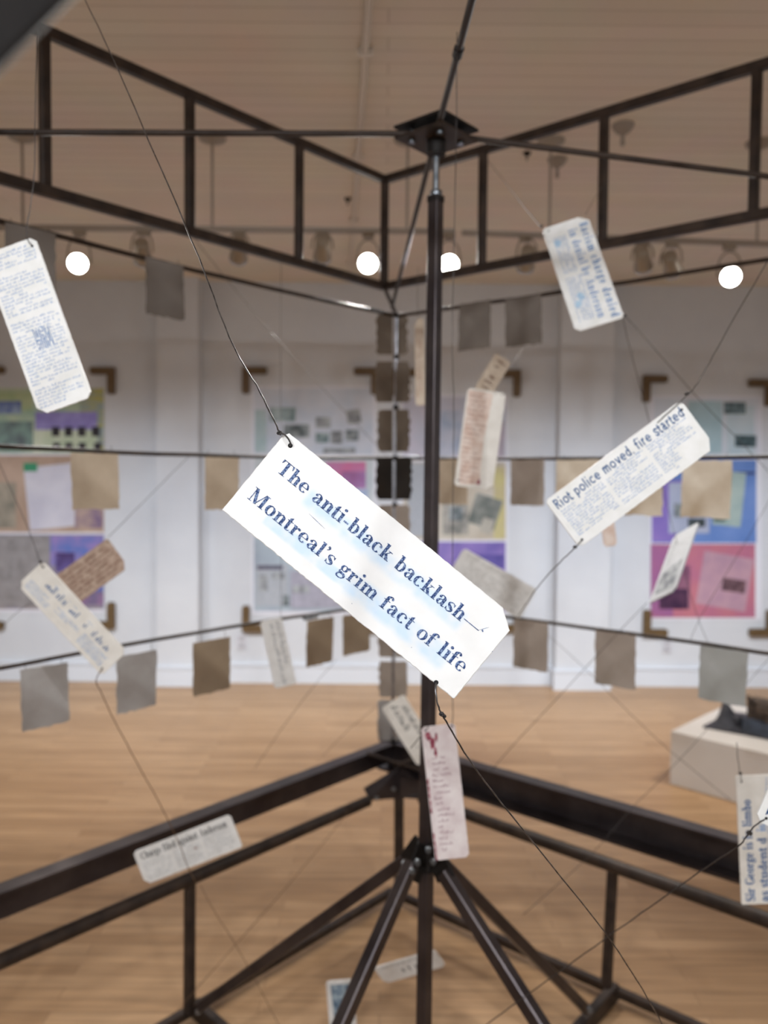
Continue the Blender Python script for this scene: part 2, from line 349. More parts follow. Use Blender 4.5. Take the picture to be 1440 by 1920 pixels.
def sheet(side, px0, px1, ytop, ybot, m, label, group='paper squares hung from the cage bars', slant=0., d0=None):
    """a thin deckled square in the plane of one cage side, hung by two wires"""
    e = eL if side == 'L' else eR; nrm = eR if side == 'L' else eL
    def tfor(px, py):                                   # where the sight line meets that side's plane
        r = ray(px, py); n2 = nrm; k = (C - EYE).dot(n2) / Vector((r.x, r.y, 0)).dot(n2); P = EYE + r * k; return (P - C).dot(e), P.z
    ym = (ytop + ybot) / 2
    ta, _ = tfor(px0, ym); tb, _ = tfor(px1, ym); xm = (px0 + px1) / 2
    _, z1 = tfor(xm, ytop); _, z0 = tfor(xm, ybot)
    if ta > tb: ta, tb = tb, ta
    rr = random.Random(label); k = 9; out = []
    def pt(t, z): p = C + e * t; return Vector((p.x, p.y, z)) 
    sk = rr.uniform(-.006, .006)
    for i in range(k): f = i / k; out.append(pt(ta + (tb - ta) * f + sk, z0 + rr.uniform(-.0025, .0025)))
    for i in range(k): f = i / k; out.append(pt(tb + rr.uniform(-.002, .002) + sk * (1 - f), z0 + (z1 - z0) * f))
    for i in range(k): f = i / k; out.append(pt(tb + (ta - tb) * f, z1 + rr.uniform(-.0012, .0012)))
    for i in range(k): f = i / k; out.append(pt(ta + rr.uniform(-.002, .002) + sk * f, z1 + (z0 - z1) * f))
    b = MB(); off = nrm * .006
    b.slab([p + off for p in out], nrm, .0022)
    o = b.build('paper_square', sh[m]); tag(o, label, 'paper square', group)
    zr = {0: ZU, 1: ZM, 2: ZL}[min(range(3), key=lambda q: abs((ZU, ZM, ZL)[q] - z1 - .01))]
    for f in (.12, .88):
        p = pt(ta + (tb - ta) * f, z1) + off; b = MB(); b.tube([p - Vector((0, 0, .006)), p + Vector((0, 0, .004)), Vector((p.x, p.y, zr + .004)) - off * .6], .0008, 5); b.build('hook', wire_m, o)
    return o
sheet('L', 8, 101, 428, 560, 'dkgrey', 'dark brownish paper square on the upper left bar behind the large text tag')
sheet('L', 270, 341, 491, 595, 'dkgrey', 'dark grey paper square on the upper left bar in front of the pilaster')
sheet('R', 863, 922, 567, 655, 'dkgrey', 'dark grey paper square on the upper right bar, just right of the mast')
sheet('R', 949, 1016, 557, 649, 'dkgrey', 'dark grey paper square on the upper right bar, second from the mast')
sheet('L', 130, 218, 850, 955, 'tan', 'tan paper square on the middle left bar over the green and purple poster')
sheet('L', 381, 445, 858, 955, 'tan', 'tan paper square on the middle left bar above the big headline tag corner')
sheet('R', 826, 879, 862, 945, 'tan', 'pale tan paper square on the middle right bar right beside the mast')
sheet('R', 960, 1022, 862, 947, 'taupe', 'taupe paper square on the middle right bar between two posters')
sheet('R', 1046, 1142, 862, 962, 'cream', 'cream paper square mostly hidden by the riot headline tag, on its left')
sheet('R', 1166, 1244, 864, 966, 'cream', 'cream paper square with its lower half showing under the riot headline tag')
sheet('R', 1281, 1373, 864, 971, 'cream', 'cream stained paper square in front of the blue gradient poster')
sheet('L', 35, 124, 1248, 1362, 'grey', 'grey paper square on the lower left bar at the left edge of the view')
sheet('L', 217, 291, 1224, 1330, 'grey', 'grey paper square on the lower left bar with a brown vertical stain')
sheet('L', 359, 428, 1199, 1298, 'brown', 'brown paper square on the lower left bar left of the hanging cream strip tag')
sheet('L', 573, 622, 1160, 1245, 'brown', 'brown paper square on the lower left bar right of the hanging cream strip tag')
sheet('L', 640, 690, 1150, 1224, 'brown', 'brown paper square on the lower left bar, cut off by the big headline tag')
sheet('R', 965, 1029, 1164, 1255, 'taupe', 'taupe paper square on the lower right bar beside the big headline tag corner')
sheet('R', 1117, 1193, 1186, 1286, 'taupe', 'taupe paper square on the lower right bar below the right pilaster')
sheet('R', 1314, 1404, 1216, 1317, 'silver', 'silvery grey paper square on the lower right bar above the white plinth')
# deckled pairs threaded on the back corner rod
prs = ((588, 665, 'leaf', 33, 25), (678, 754, 'leaf', 36, 30), (768, 847, 'leaf', 31, 29), (857, 937, 'black', 34, 33), (947, 1040, 'taupe', 33, 30), (1050, 1140, 'taupe', 30, 30), (1148, 1232, 'taupe', 30, 29), (1240, 1307, 'taupe', 27, 27), (1312, 1388, 'grey', 29, 25))
ordn = ('topmost', 'second', 'third', 'charred fourth', 'fifth', 'sixth', 'seventh', 'eighth', 'lowest')
for i, (y0, y1, m, wl, wr) in enumerate(prs):
    for side, w in (('L', wl), ('R', wr)):
        r = random.Random(i * 7 + (side == 'R')); cx = 735 - (0 if y0 < 800 else 0)
        e = eL if side == 'L' else eR; nr = eR if side == 'L' else eL
        xx = 739 if y0 < 1200 else 737
        a0 = 3.6; pts = []
        def P(x, y): return at(xx + (-x if side == 'L' else x), y, 2.905 - abs(x) / 1522 * 2.9 * (1.17 if side == 'L' else .86))
        n = 12
        for k in range(n + 1): pts.append(P(a0, y0 + (y1 - y0) * k / n))
        for k in range(n + 1): pts.append(P(w + 1.2 * math.sin(k * 2.1 + i) + r.uniform(-1.6, 1.6) - (4 if k in (0, n) else 0), y1 - (y1 - y0) * k / n))
        b = MB(); b.slab(pts, nr, .003)
        o = b.build('deckled_leaf', sh[m])
        tag(o, '%s leaf of the %s deckled pair threaded on the back corner rod' % ('left' if side == 'L' else 'right', ordn[i]), 'paper leaf', 'deckled leaves on the back corner rod')

# ------------------------------------------------------------------ lettering (own vector glyphs)
def ribbon(P, n=5, wmin=0.):
    """P: (x, y, halfwidth) control points -> list of quads"""
    Q = []; m = len(P)
    for i in range(m - 1):
        a, b_, c, d = P[max(i - 1, 0)], P[i], P[i + 1], P[min(i + 2, m - 1)]
        for k in range(n):
            t = k / n
            Q.append(tuple(.5 * ((2 * b_[j]) + (c[j] - a[j]) * t + (2 * a[j] - 5 * b_[j] + 4 * c[j] - d[j]) * t * t + (3 * b_[j] - a[j] - 3 * c[j] + d[j]) * t ** 3) for j in range(3)))
    Q.append(P[-1]); L_ = []; R_ = []
    for i in range(len(Q)):
        p, q = Q[max(i - 1, 0)], Q[min(i + 1, len(Q) - 1)]
        dx, dy = q[0] - p[0], q[1] - p[1]; l = math.hypot(dx, dy) or 1
        nx, ny = -dy / l, dx / l; w = max(Q[i][2], wmin)
        L_.append((Q[i][0] + nx * w, Q[i][1] + ny * w)); R_.append((Q[i][0] - nx * w, Q[i][1] - ny * w))
    return [(L_[i], R_[i], R_[i + 1], L_[i + 1]) for i in range(len(Q) - 1)]
def glyph(ch, T=.125, t=.03, serif=True):
    """polygons of one letter in em units and its advance"""
    g = []; X, A, CP = .47, .72, .70
    def R(x0, y0, x1, y1): g.append(((x0, y0), (x1, y0), (x1, y1), (x0, y1)))
    def sv(x0, x1, y): 
        if serif: R(x0, y, x1, y + t)
    def ball(x, y, r=.058):
        if serif: g.append(tuple((x + r * math.cos(k * math.pi / 6), y + r * math.sin(k * math.pi / 6)) for k in range(12)))
    def dot(x, y, r): g.append(tuple((x + r * math.cos(k * math.pi / 6), y + r * math.sin(k * math.pi / 6)) for k in range(12)))
    def arc(cx, cy, rx, ry, a0, a1, Tk=T, tk=t, p=1.3, n=22, ends=None):
        pts = []
        for k in range(n + 1):
            a = math.radians(a0 + (a1 - a0) * k / n); w = tk + (Tk - tk) * abs(math.cos(a)) ** p
            if ends: w = w * (1 + (ends - 1) * (k / n))
            pts.append((cx + (rx - Tk / 2) * math.cos(a), cy + (ry - tk / 2) * math.sin(a), w / 2))
        g.extend(ribbon(pts, 1))
    def stem(x, y0, y1, foot=True, flag=False, ex=.05):
        R(x, y0, x + T, y1)
        if foot: sv(x - ex, x + T + ex, y0)
        if flag and serif: g.append(((x - ex, y1 - t * 1.3), (x, y1 - t * 1.8), (x, y1), (x - ex, y1 - t * .2)))
    x0 = .06 if serif else .03; x1 = x0 + T
    def arch(xa, gap=.12):
        xb = xa + gap; g.extend(ribbon([(xa - .015, X - .15, t / 2), (xa + gap * .35, X - .05, t * .6), (xa + gap * .85, X - .02, t * .9 if serif else t / 2), (xb + T * .5, X - .11, T * .5), (xb + T * .5, X - .2, T * .5)]))
        stem(xb, 0, X - .18); return xb + T
    if ch == ' ': return g, .26
    if ch in 'lhbkdfit':
        if ch == 'l': stem(x0, 0, A, flag=True); return g, x1 + .06
        if ch == 'h': stem(x0, 0, A, flag=True); e = arch(x1); return g, e + .06
        if ch == 'i': stem(x0, 0, X, flag=True); dot(x0 + T / 2, A - .06, T * .56); return g, x1 + .06
        if ch == 'b': stem(x0, 0, A, foot=False, flag=True); arc(x1 + .06, X / 2, .2, X / 2 + .01, 150, -150 - 0, T * .95); return g, x1 + .29
        if ch == 'd': arc(.25, X / 2, .22, X / 2 + .01, 30, 330, T * .95); stem(.29, 0, A, flag=True); sv(.29, .29 + T + .05, 0); return g, .29 + T + .06
        if ch == 'k':
            stem(x0, 0, A, flag=True); g.extend(ribbon([(x1 - .02, .17, t / 2), (x1 + .17, X - .02, t / 2)], 1)); sv(x1 + .06, x1 + .26, X - t)
            g.extend(ribbon([(x1 + .045, .26, T * .46), (x1 + .19, .02, T * .5)], 1)); sv(x1 + .08, x1 + .29, 0); return g, x1 + .30
        if ch == 'f':
            stem(x0, 0, X + .08, ex=.06); g.extend(ribbon([(x0 + T / 2, X + .05, T / 2), (x0 + T / 2 + .01, X + .15, T * .48), (x0 + T + .06, A - .01, t * .7 if serif else t / 2), (x0 + T + .13, A - .05, t * .8 if serif else t / 2)]))
            ball(x0 + T + .12, A - .085); R(x0 - .07, X - t, x1 + .1, X); return g, x1 + .13
        if ch == 't':
            g.append(((x0, .09), (x1, .09), (x1, X + .19), (x0, X + .10))); R(x0 - .06, X - t, x1 + .1, X)
            g.extend(ribbon([(x0 + T / 2, .12, T / 2), (x0 + T * .62, .04, T * .45), (x1 + .05, .012, t * .6), (x1 + .115, .07, t * .5)])); return g, x1 + .11
    if ch in 'nmru':
        if ch == 'n': stem(x0, 0, X, flag=True); e = arch(x1); return g, e + .06
        if ch == 'm': stem(x0, 0, X, flag=True); e = arch(x1); e = arch(e); return g, e + .06
        if ch == 'r': stem(x0, 0, X, flag=True); g.extend(ribbon([(x1 - .015, X - .15, t / 2), (x1 + .06, X - .04, t * .6), (x1 + .12, X - .03, t * .7 if serif else t / 2)])); ball(x1 + .12, X - .07, .062); return g, x1 + .19
        if ch == 'u':
            stem(x0, .1, X, foot=False, flag=True); xb = x1 + .12; stem(xb, 0, X, foot=False, flag=True); sv(xb, xb + T + .05, 0)
            g.extend(ribbon([(x0 + T / 2, .14, T / 2), (x0 + T * .7, .03, T * .4), (x1 + .06, .02, t / 2), (xb + .01, .11, t / 2)])); return g, xb + T + .06
    if ch == 'o': arc(.235, X / 2, .225, X / 2 + .01, 0, 360); return g, .47
    if ch == 'e':
        arc(.225, X / 2, .215, X / 2 + .01, 92, 318, T, t); arc(.225, X / 2, .205, X / 2 + .01, 0, 92, T * .72, t); R(.09, X / 2 - t * .4, .42, X / 2 + t * .6); return g, .45
    if ch == 'c':
        arc(.225, X / 2, .215, X / 2 + .01, 62, 318); g.extend(ribbon([(.29, X - .02, t / 2), (.36, X - .07, t * .6 if serif else t / 2)])); ball(.345, X - .115, .062); return g, .43
    if ch == 'a':
        xs = .25; R(xs, .06, xs + T, X - .13); g.extend(ribbon([(.10, X - .075, t * .8 if serif else t / 2), (.17, X - .01, t * .6), (.26, X - .03, t * .9 if serif else t / 2), (xs + T / 2, X - .12, T / 2), (xs + T / 2, X - .2, T / 2)]))
        ball(.10, X - .115, .06); g.extend(ribbon([(xs + .02, X * .58, t / 2), (.17, X * .52, t * .7), (.085, .13, T * .44), (.13, .025, T * .26), (.20, .02, t * .6), (xs + .01, .1, t / 2)]))
        g.extend(ribbon([(xs + T / 2, .09, T / 2), (xs + T * .66, .03, T * .36), (xs + T + .03, .012, t * .55), (xs + T + .075, .05, t * .45)])); return g, xs + T + .08
    if ch == 's':
        h = T * .5; g.extend(ribbon([(.33, X - .11, t * .5), (.27, X - .025, t * .55), (.18, X - .008, t * .6), (.085, X - .075, h * .62 if serif else h), (.10, X - .17, h * .85), (.21, X * .46, h * 1.05), (.305, X * .30, h * .85), (.30, .075, h * .62 if serif else h), (.20, .006, t * .6), (.11, .02, t * .55), (.045, .13, t * .5)]))
        if serif: R(.318, X - .15, .348, X - .01); R(.03, .01, .06, .16)
        return g, .38
    if ch == 'g':
        arc(.2, X - .135, .17, .145, 0, 360, T * .8); g.extend(ribbon([(.11, X - .24, t * .6), (.07, .14, t * .9), (.12, .09, T * .42), (.28, .075, T * .42), (.365, 0, T * .36), (.31, -.125, t * .7), (.18, -.16, t * .7), (.06, -.12, t), (.06, -.03, t), (.13, .06, t * .6)]))
        g.extend(ribbon([(.31, X - .06, t * .6), (.36, X, t * .8), (.41, X - .005, t)])); ball(.40, X - .035, .05); return g, .45
    if ch == 'p': R(x0, -.22, x1, X); sv(x0 - .05, x1 + .05, -.22); arc(x1 + .06, X / 2, .2, X / 2 + .01, 150, -150, T * .95); return g, x1 + .29
    if ch in 'yv':
        g.extend(ribbon([(.08, X - .01, T * .5), (.22, .03, T * .48)], 1)); g.extend(ribbon([(.37, X - .01, t * .55), (.23, 0, t * .55)] + ([(.15, -.18, t * .7)] if ch == 'y' else []), 2)); sv(0, .19, X - t); sv(.29, .45, X - t)
        if ch == 'y': ball(.11, -.17, .05)
        return g, .44
    if ch == "'": ball(.09, A - .06, .062); dot(.09, A - .06, .06); g.extend(ribbon([(.135, A - .07, t), (.12, A - .15, t * .7), (.05, A - .22, t * .4)])); return g, .19
    if ch == '-': R(.03, .17, .26, .25); return g, .29
    if ch == '_': R(.02, .195, .80, .235); return g, .84                     # long dash
    if ch == ',': dot(.07, .04, .05); g.extend(ribbon([(.1, .03, .02), (.06, -.1, .01)], 1)); return g, .17
    if ch == 'T':
        stem(.25, 0, CP, ex=.08); R(.03, CP - t, .595, CP)
        if serif:
            for s_, xx in ((1, .03), (-1, .595)): g.append(((xx, CP), (xx, CP - .2), (xx + s_ * .028, CP - .2), (xx + s_ * .10, CP - t * .5)))
        return g, .61
    if ch == 'M':
        R(.10, 0, .10 + t, CP); sv(.02, .22, 0); R(.60, 0, .60 + T, CP); sv(.54, .80, 0); sv(.01, .16, CP - t); sv(.66, .80, CP - t)
        g.extend(ribbon([(.14, CP, T * .5), (.385, .01, T * .48)], 1)); g.extend(ribbon([(.62, CP, t * .55), (.38, 0, t * .55)], 1)); return g, .82
    if ch in 'CG':
        arc(.33, CP / 2, .31, CP / 2 + .01, 50, 310, T * 1.05, t); R(.545, CP - .22, .545 + t, CP)
        if ch == 'G': R(.46, .03, .46 + T, .3); sv(.40, .65, .3 - t)
        else: g.extend(ribbon([(.5, .06, t / 2), (.57, .2, t / 2)], 1))
        return g, .65
    if ch == 'S':
        h = T * .5; g.extend(ribbon([(.44, CP - .17, t * .5), (.36, CP - .03, t * .6), (.24, CP - .008, t * .6), (.105, CP - .11, h * .75), (.13, CP - .25, h), (.29, CP * .47, h * 1.1), (.415, CP * .29, h), (.40, .1, h * .75), (.27, .006, t * .6), (.15, .03, t * .6), (.06, .19, t * .5)])); R(.43, CP - .24, .46, CP); R(.04, 0, .07, .24); return g, .51
    if ch == 'R':
        stem(x0, 0, CP, ex=.06); sv(x0 - .06, x0, CP - t); arc(x1 + .06, CP * .74, .2, CP * .26, 95, -95, T * .9); R(x1 - .01, CP - t, x1 + .07, CP); R(x1 - .01, CP * .48, x1 + .07, CP * .48 + t)
        g.extend(ribbon([(x1 + .08, CP * .5, T * .45), (x1 + .24, .01, T * .48)], 1)); sv(x1 + .18, x1 + .34, 0); return g, x1 + .32
    if ch == 'A':
        g.extend(ribbon([(.10, 0, t * .55), (.33, CP, t * .55)], 1)); g.extend(ribbon([(.33, CP, T * .45), (.56, 0, T * .5)], 1)); R(.17, .2, .46, .2 + t); sv(0, .2, 0); sv(.42, .7, 0); return g, .69
    if ch == 'F':
        stem(x0, 0, CP, ex=.06); R(x0 - .06, CP - t, x1 + .3, CP); R(x1, CP * .5, x1 + .17, CP * .5 + t); R(x1 + .3 - t, CP - .2, x1 + .3, CP); return g, x1 + .34
    return glyph('o', T, t, serif)
SERIF = dict(T=.132, t=.036, serif=True); BOLD = dict(T=.165, t=.06, serif=True); SANS = dict(T=.10, t=.10, serif=False)
def text(b, s, x, y, size, width=None, z=.0003, st=SERIF, sx=1.):
    gs = [glyph(c, **st) for c in s]; tot = sum(a for _, a in gs) * size * sx; sp = 0
    if width: sp = (width - tot) / max(1, len(s) - 1)
    for polys, adv in gs:
        for p in polys: b.face([(x + px * size * sx, -y + py * size, z) for px, py in p])
        x += adv * size * sx + sp
    return x
def body(b, x0, x1, y0, y1, lh, seed, fill=1., pitch=.62, z=.0003, hgt=.62):
    """rows of tiny illegible type"""
    r = random.Random(seed); y = y0
    while y < y1:
        x = x0; end = x1 - (r.random() < .18) * (x1 - x0) * r.uniform(.1, .5)
        while x < end:
            n = r.randint(2, 8)
            if r.random() < fill:
                for k in range(n):
                    if x > end: break
                    w = lh * pitch * r.uniform(.45, .8); h = lh * hgt * (1 if r.random() < .72 else 1.45)
                    b.face([(x, -y, z), (x + w, -y, z), (x + w, -y + h * .5, z), (x, -y + h * .5, z)] if r.random() < .3 else [(x, -y, z), (x + w * .7, -y, z), (x + w * .7, -y + h, z), (x, -y + h, z)])
                    x += lh * pitch
            else: x += n * lh * pitch
            x += lh * pitch * .8
        y += lh
def scrawl(b, x0, x1, y0, y1, lh, seed, amp=.5, w=.07, z=.0003):
    """rows of loose handwriting"""
    r = random.Random(seed); y = y0
    while y < y1:
        x = x0 + r.uniform(0, lh * .4)
        while x < x1 - lh:
            n = r.randint(3, 9); P = []
            for k in range(n * 2):
                P.append((x + k * lh * .17, -y + (amp * lh * r.uniform(.2, 1) if k % 2 else 0), lh * w * r.uniform(.5, 1.3)))
            if P[-1][0] < x1:
                for q in ribbon(P, 3): b.face([(a, c, z) for a, c in q])
            x += n * lh * .34 + lh * .4
        y += lh
def blot(b, x, y, rx, ry, seed, z=.00025, n=18):
    r = random.Random(seed); P = []
    for k in range(n):
        a = 2 * math.pi * k / n; s_ = r.uniform(.6, 1.1); P.append((x + rx * s_ * math.cos(a), -y + ry * s_ * math.sin(a), z))
    for k in range(n): b.face([(x, -y, z), P[k], P[(k + 1) % n]])

# ------------------------------------------------------------------ tags
def pose_flat(TL, TR, BL, d):
    O = at(TL[0], TL[1], d); u = at(TR[0], TR[1], d) - O; v = at(BL[0], BL[1], d) - O
    Lm = u.length; u = u.normalized(); v = v - u * v.dot(u); Wm = v.length; v = v.normalized()
    return O, u, v, Lm, Wm
def pose_tilt(TL, TR, BL, d, ratio, flip=1):
    """orientation of a card of known proportions from three corners (weak perspective), centre at depth d"""
    u2 = np.array(TR, float) - TL; v2 = np.array(BL, float) - TL; a, b_, c = u2 @ u2, v2 @ v2, u2 @ v2
    Lq, Wq = 1., ratio; A2 = a * b_ - c * c; B2 = -(Lq ** 2 * b_ + Wq ** 2 * a); C2 = Lq ** 2 * Wq ** 2
    k = (-B2 - math.sqrt(max(0, B2 * B2 - 4 * A2 * C2))) / (2 * A2); s_ = 1 / math.sqrt(k)
    uz = math.sqrt(max(0, Lq * Lq - a * k)); vz = math.sqrt(max(0, Wq * Wq - b_ * k))
    if c > 0: vz = -vz
    uz *= flip; vz *= flip
    f = ray(*((np.array(TR) + BL) / 2)).normalized(); rr = (CR - f * CR.dot(f)).normalized(); dn = f.cross(rr)
    if dn.dot(CU) > 0: dn = -dn
    sc = s_ / FPX * d
    def m(q, z): return (rr * (q[0] / s_) + dn * (q[1] / s_) + f * z)
    u = m(u2, uz).normalized(); v = m(v2, vz); v = (v - u * v.dot(u)).normalized()
    cen_ = at((TR[0] + BL[0]) / 2, (TR[1] + BL[1]) / 2, d); O = cen_ - u * sc / 2 - v * sc * ratio / 2
    return O, u, v, sc, sc * ratio
TAGW = {}
def make_tag(key, TL, TR, BL, d, m, label, parts, clip=None, ratio=None, flip=1, th=.0035, holes=(), deckle=.00025, group='printed tags strung on wires in the cage'):
    O, u, v, Lm, Wm = pose_tilt(TL, TR, BL, d, ratio, flip) if ratio else pose_flat(TL, TR, BL, d)
    n = u.cross(-v); M = Matrix(((u.x, -v.x, n.x, O.x), (u.y, -v.y, n.y, O.y), (u.z, -v.z, n.z, O.z), (0, 0, 0, 1)))
    cp = {'TL': .006, 'TR': .006, 'BR': .006, 'BL': .006}; cp.update(clip or {})
    def c_(k): q = cp[k]; return (q, q) if not isinstance(q, tuple) else q
    out = []
    a, b_ = c_('TL'); out += [(0, -b_), (a, 0)]; a, b_ = c_('TR'); out += [(Lm - a, 0), (Lm, -b_)]
    a, b_ = c_('BR'); out += [(Lm, -Wm + b_), (Lm - a, -Wm)]; a, b_ = c_('BL'); out += [(a, -Wm), (0, -Wm + b_)]
    r = random.Random(key); P = []; rough = {0: 1, 2: .4, 4: 2.2, 6: .6}
    for i in range(8):
        p, q = out[i], out[(i + 1) % 8]; dx, dy = q[0] - p[0], q[1] - p[1]; l = math.hypot(dx, dy); k = max(1, int(l / .003))
        amt = deckle * (1.6 if i == 5 else 1.) 
        for j in range(k):
            e = 0 if j == 0 else r.uniform(-amt, amt); P.append((p[0] + dx * j / k - dy / l * e, p[1] + dy * j / k + dx / l * e))
    b = MB(); bev = .0006
    nP = len(P); cx, cy = Lm / 2, -Wm / 2
    ins = [(cx + (x - cx) * (1 - bev * 2 / Lm), cy + (y - cy) * (1 - bev * 2 / Wm)) for x, y in P]
    lay = [[(x, y, 0) for x, y in ins], [(x, y, -bev) for x, y in P], [(x, y, -th + bev) for x, y in P], [(x, y, -th) for x, y in ins]]
    vs = sum(lay, []); fs = [tuple(range(nP)), tuple(range(3 * nP, 4 * nP))[::-1]]
    for k in range(3): fs += [(k * nP + j, k * nP + (j + 1) % nP, (k + 1) * nP + (j + 1) % nP, (k + 1) * nP + j) for j in range(nP)]
    b.add(vs, fs)
    root = thing('printed_tag', O, label, 'tag', group, M=M)
    b.build('card', m, root, M=M)
    for nm, mm, fn in parts:
        pb = MB(); fn(pb, Lm, Wm); 
        if pb.f: pb.build(nm, mm, root, M=M, fix=False)
    for hx, hy in holes:
        hb = MB(); hb.lathe([(.0009, .0002), (.0014, .0003), (.0018, .0002), (.0020, 0)], (hx, -hy, .0002), n=14); hb.build('eyelet', black, root, M=M)
    TAGW[key] = (M, Lm, Wm)
    return root
def tp(key, x, y, z=.001):
    return TAGW[key][0] @ Vector((x, -y, z))
def tcorner(key, fx, fy, z=.0005):
    M, Lm, Wm = TAGW[key]; return M @ Vector((Lm * fx, -Wm * fy, z))

px = .66 / FPX
# porcelain of the headline tag with its pale blue bleed under the print
def bleed():
    m = mat('headline_porcelain', (238, 238, 237), .42, 0, (232, 232, 230), 40, 3, spec=.35, bump=.03).copy(); nt = m.node_tree; N = nt.nodes; L = nt.links; b = N['Principled BSDF']
    src = b.inputs['Base Color'].links[0].from_socket
    tc = N.new('ShaderNodeTexCoord'); sp = N.new('ShaderNodeSeparateXYZ'); L.new(tc.outputs['Object'], sp.inputs['Vector'])
    no = N.new('ShaderNodeTexNoise'); no.inputs['Scale'].default_value = 55; no.inputs['Detail'].default_value = 2; L.new(tc.outputs['Object'], no.inputs['Vector'])
    def band(y0, y1, x0, x1, soft):
        def ramp(sock, a, b_):
            r = N.new('ShaderNodeMapRange'); r.interpolation_type = 'SMOOTHSTEP'; r.inputs['From Min'].default_value = a; r.inputs['From Max'].default_value = b_; L.new(sock, r.inputs['Value']); return r.outputs['Result']
        k = None
        for q in (ramp(sp.outputs['Y'], y0 - soft, y0 + .0004), ramp(sp.outputs['Y'], y1 + soft, y1), ramp(sp.outputs['X'], x0 - soft, x0), ramp(sp.outputs['X'], x1 + soft, x1)):
            if k is None: k = q
            else:
                mu = N.new('ShaderNodeMath'); mu.operation = 'MULTIPLY'; L.new(k, mu.inputs[0]); L.new(q, mu.inputs[1]); k = mu.outputs[0]
        return k
    ks = [band(-.0345, -.027, .05, .205, .008), band(-.069, -.0615, .033, .118, .0035), band(-.068, -.058, .12, .215, .008)]
    s_ = ks[0]
    for q in ks[1:]:
        mx = N.new('ShaderNodeMath'); mx.operation = 'MAXIMUM'; L.new(s_, mx.inputs[0]); L.new(q, mx.inputs[1]); s_ = mx.outputs[0]
    mr = N.new('ShaderNodeMapRange'); mr.inputs['From Min'].default_value = .35; mr.inputs['From Max'].default_value = .62; mr.inputs['To Min'].default_value = .25; mr.inputs['To Max'].default_value = .85; L.new(no.outputs['Fac'], mr.inputs['Value'])
    mu = N.new('ShaderNodeMath'); mu.operation = 'MULTIPLY'; L.new(s_, mu.inputs[0]); L.new(mr.outputs['Result'], mu.inputs[1])
    mx = N.new('ShaderNodeMix'); mx.data_type = 'RGBA'; L.new(mu.outputs[0], mx.inputs['Factor']); L.new(src, mx.inputs['A']); mx.inputs['B'].default_value = lin((196, 220, 240)); L.new(mx.outputs['Result'], b.inputs['Base Color'])
    return m
def main_text(b, Lm, Wm):
    text(b, 'The anti-black backlash_', .0130, .0306, 39.5 * px, 488 * px, sx=1.16); text(b, "Montreal's grim fact of life", .0094, .0625, 39.5 * px, 520 * px, sx=1.16)
def line_mark(p, q):
    def f(b, Lm, Wm):
        for k in ribbon([(p[0], -p[1], .00006), ((p[0] + q[0]) / 2, -(p[1] + q[1]) / 2, .00020), (q[0], -q[1], .00005)], 2): b.face([(a, c, .0003) for a, c in k])
    return f
def one_blot(x, y, rx, ry, k): return lambda b, Lm, Wm: blot(b, x, y, rx, ry, k)
make_tag('main', (537, 808), (972, 1163), (390, 935), .66, bleed(), 'large sharp white tag reading The anti-black backlash, in front of the mast',
         [('lettering', ink_navy, main_text), ('scratch', ink_navy, line_mark((.057, .0405), (.0745, .0418))), ('ink_stroke', ink_blue, line_mark((.2285, .0195), (.2235, .0265))), ('ink_blot', ink_navy, one_blot(.2262, .0250, .0011, .0010, 4))] + [('ink_speck', ink_navy, one_blot(x, y, .0004, .0003, k)) for k, (x, y) in enumerate(((.1, .03), (.13, .075), (.243, .033), (.19, .072)))], clip={'TR': (.016, .011), 'TL': (.003, .005), 'BL': .0005, 'BR': .001}, holes=((.0100, .0072), (.2235, .0815)), deckle=.0002)
def left_body(b, Lm, Wm):
    n = 0
    for y0, y1 in ((.010, .034), (.044, .102), (.112, .128), (.158, .205), (.212, .238)): body(b, .006, Lm - .006, y0, y1, .0050, 31 + n, .93, .5, hgt=.46); n += 1
    for x0, x1 in ((.006, Lm * .42), (Lm * .64, Lm - .006)): body(b, x0, x1, .132, .156, .0050, 47 + n, .93, .5, hgt=.46); n += 1
def left_stamp(b, Lm, Wm):
    body(b, Lm * .40, Lm * .70, .1335, .158, .0056, 12, 1, .5, hgt=1.0)
make_tag('left', (-35, 479), (65, 443), (45, 790), 1.17, porcelain, 'white tag of small blue newsprint with a bright blue stamp, hanging at upper left',
         [('newsprint', ink_mid, left_body), ('stamp', ink_stamp, left_stamp)], clip={'BL': (.012, .012), 'TR': .007, 'BR': .008}, holes=((.0735, .012),))
def racism(b, Lm, Wm):
    text(b, 'Racism charge denied', .018, .023, .0250, Lm - .026, sx=.8, st=BOLD)
def racism2(b, Lm, Wm):
    text(b, 'in denial by Anderson', .026, .049, .0250, Lm - .042, sx=.8, st=BOLD); body(b, .035, Lm * .48, .060, .088, .0042, 5, .95, .55); body(b, Lm * .52, Lm - .02, .057, .088, .0042, 6, .95, .55)
make_tag('racism', (1094, 403), (1171, 588), (1010, 430), 1.72, porcelain, 'white tag with two faded blue headline rows, hanging at upper right below the truss',
         [('lettering', ink_blue_pale, racism), ('newsprint', ink_mid, racism2)] + [('ink_bleed', mat('pale_blue_bleed', (178, 206, 224), .6), one_blot(x, y, .012, .008, k + 40)) for k, (x, y) in enumerate(((.05, .078), (.2, .068), (.215, .078)))], clip={'TL': (.016, .02), 'TR': .006, 'BR': .010, 'BL': .006}, holes=((.010, Wm_ if False else .088),), ratio=.36, flip=-1)
def riot(b, Lm, Wm): text(b, 'Riot police moved, fire started', .008, .0215, .0225, Lm - .016, st=SANS, sx=.86)
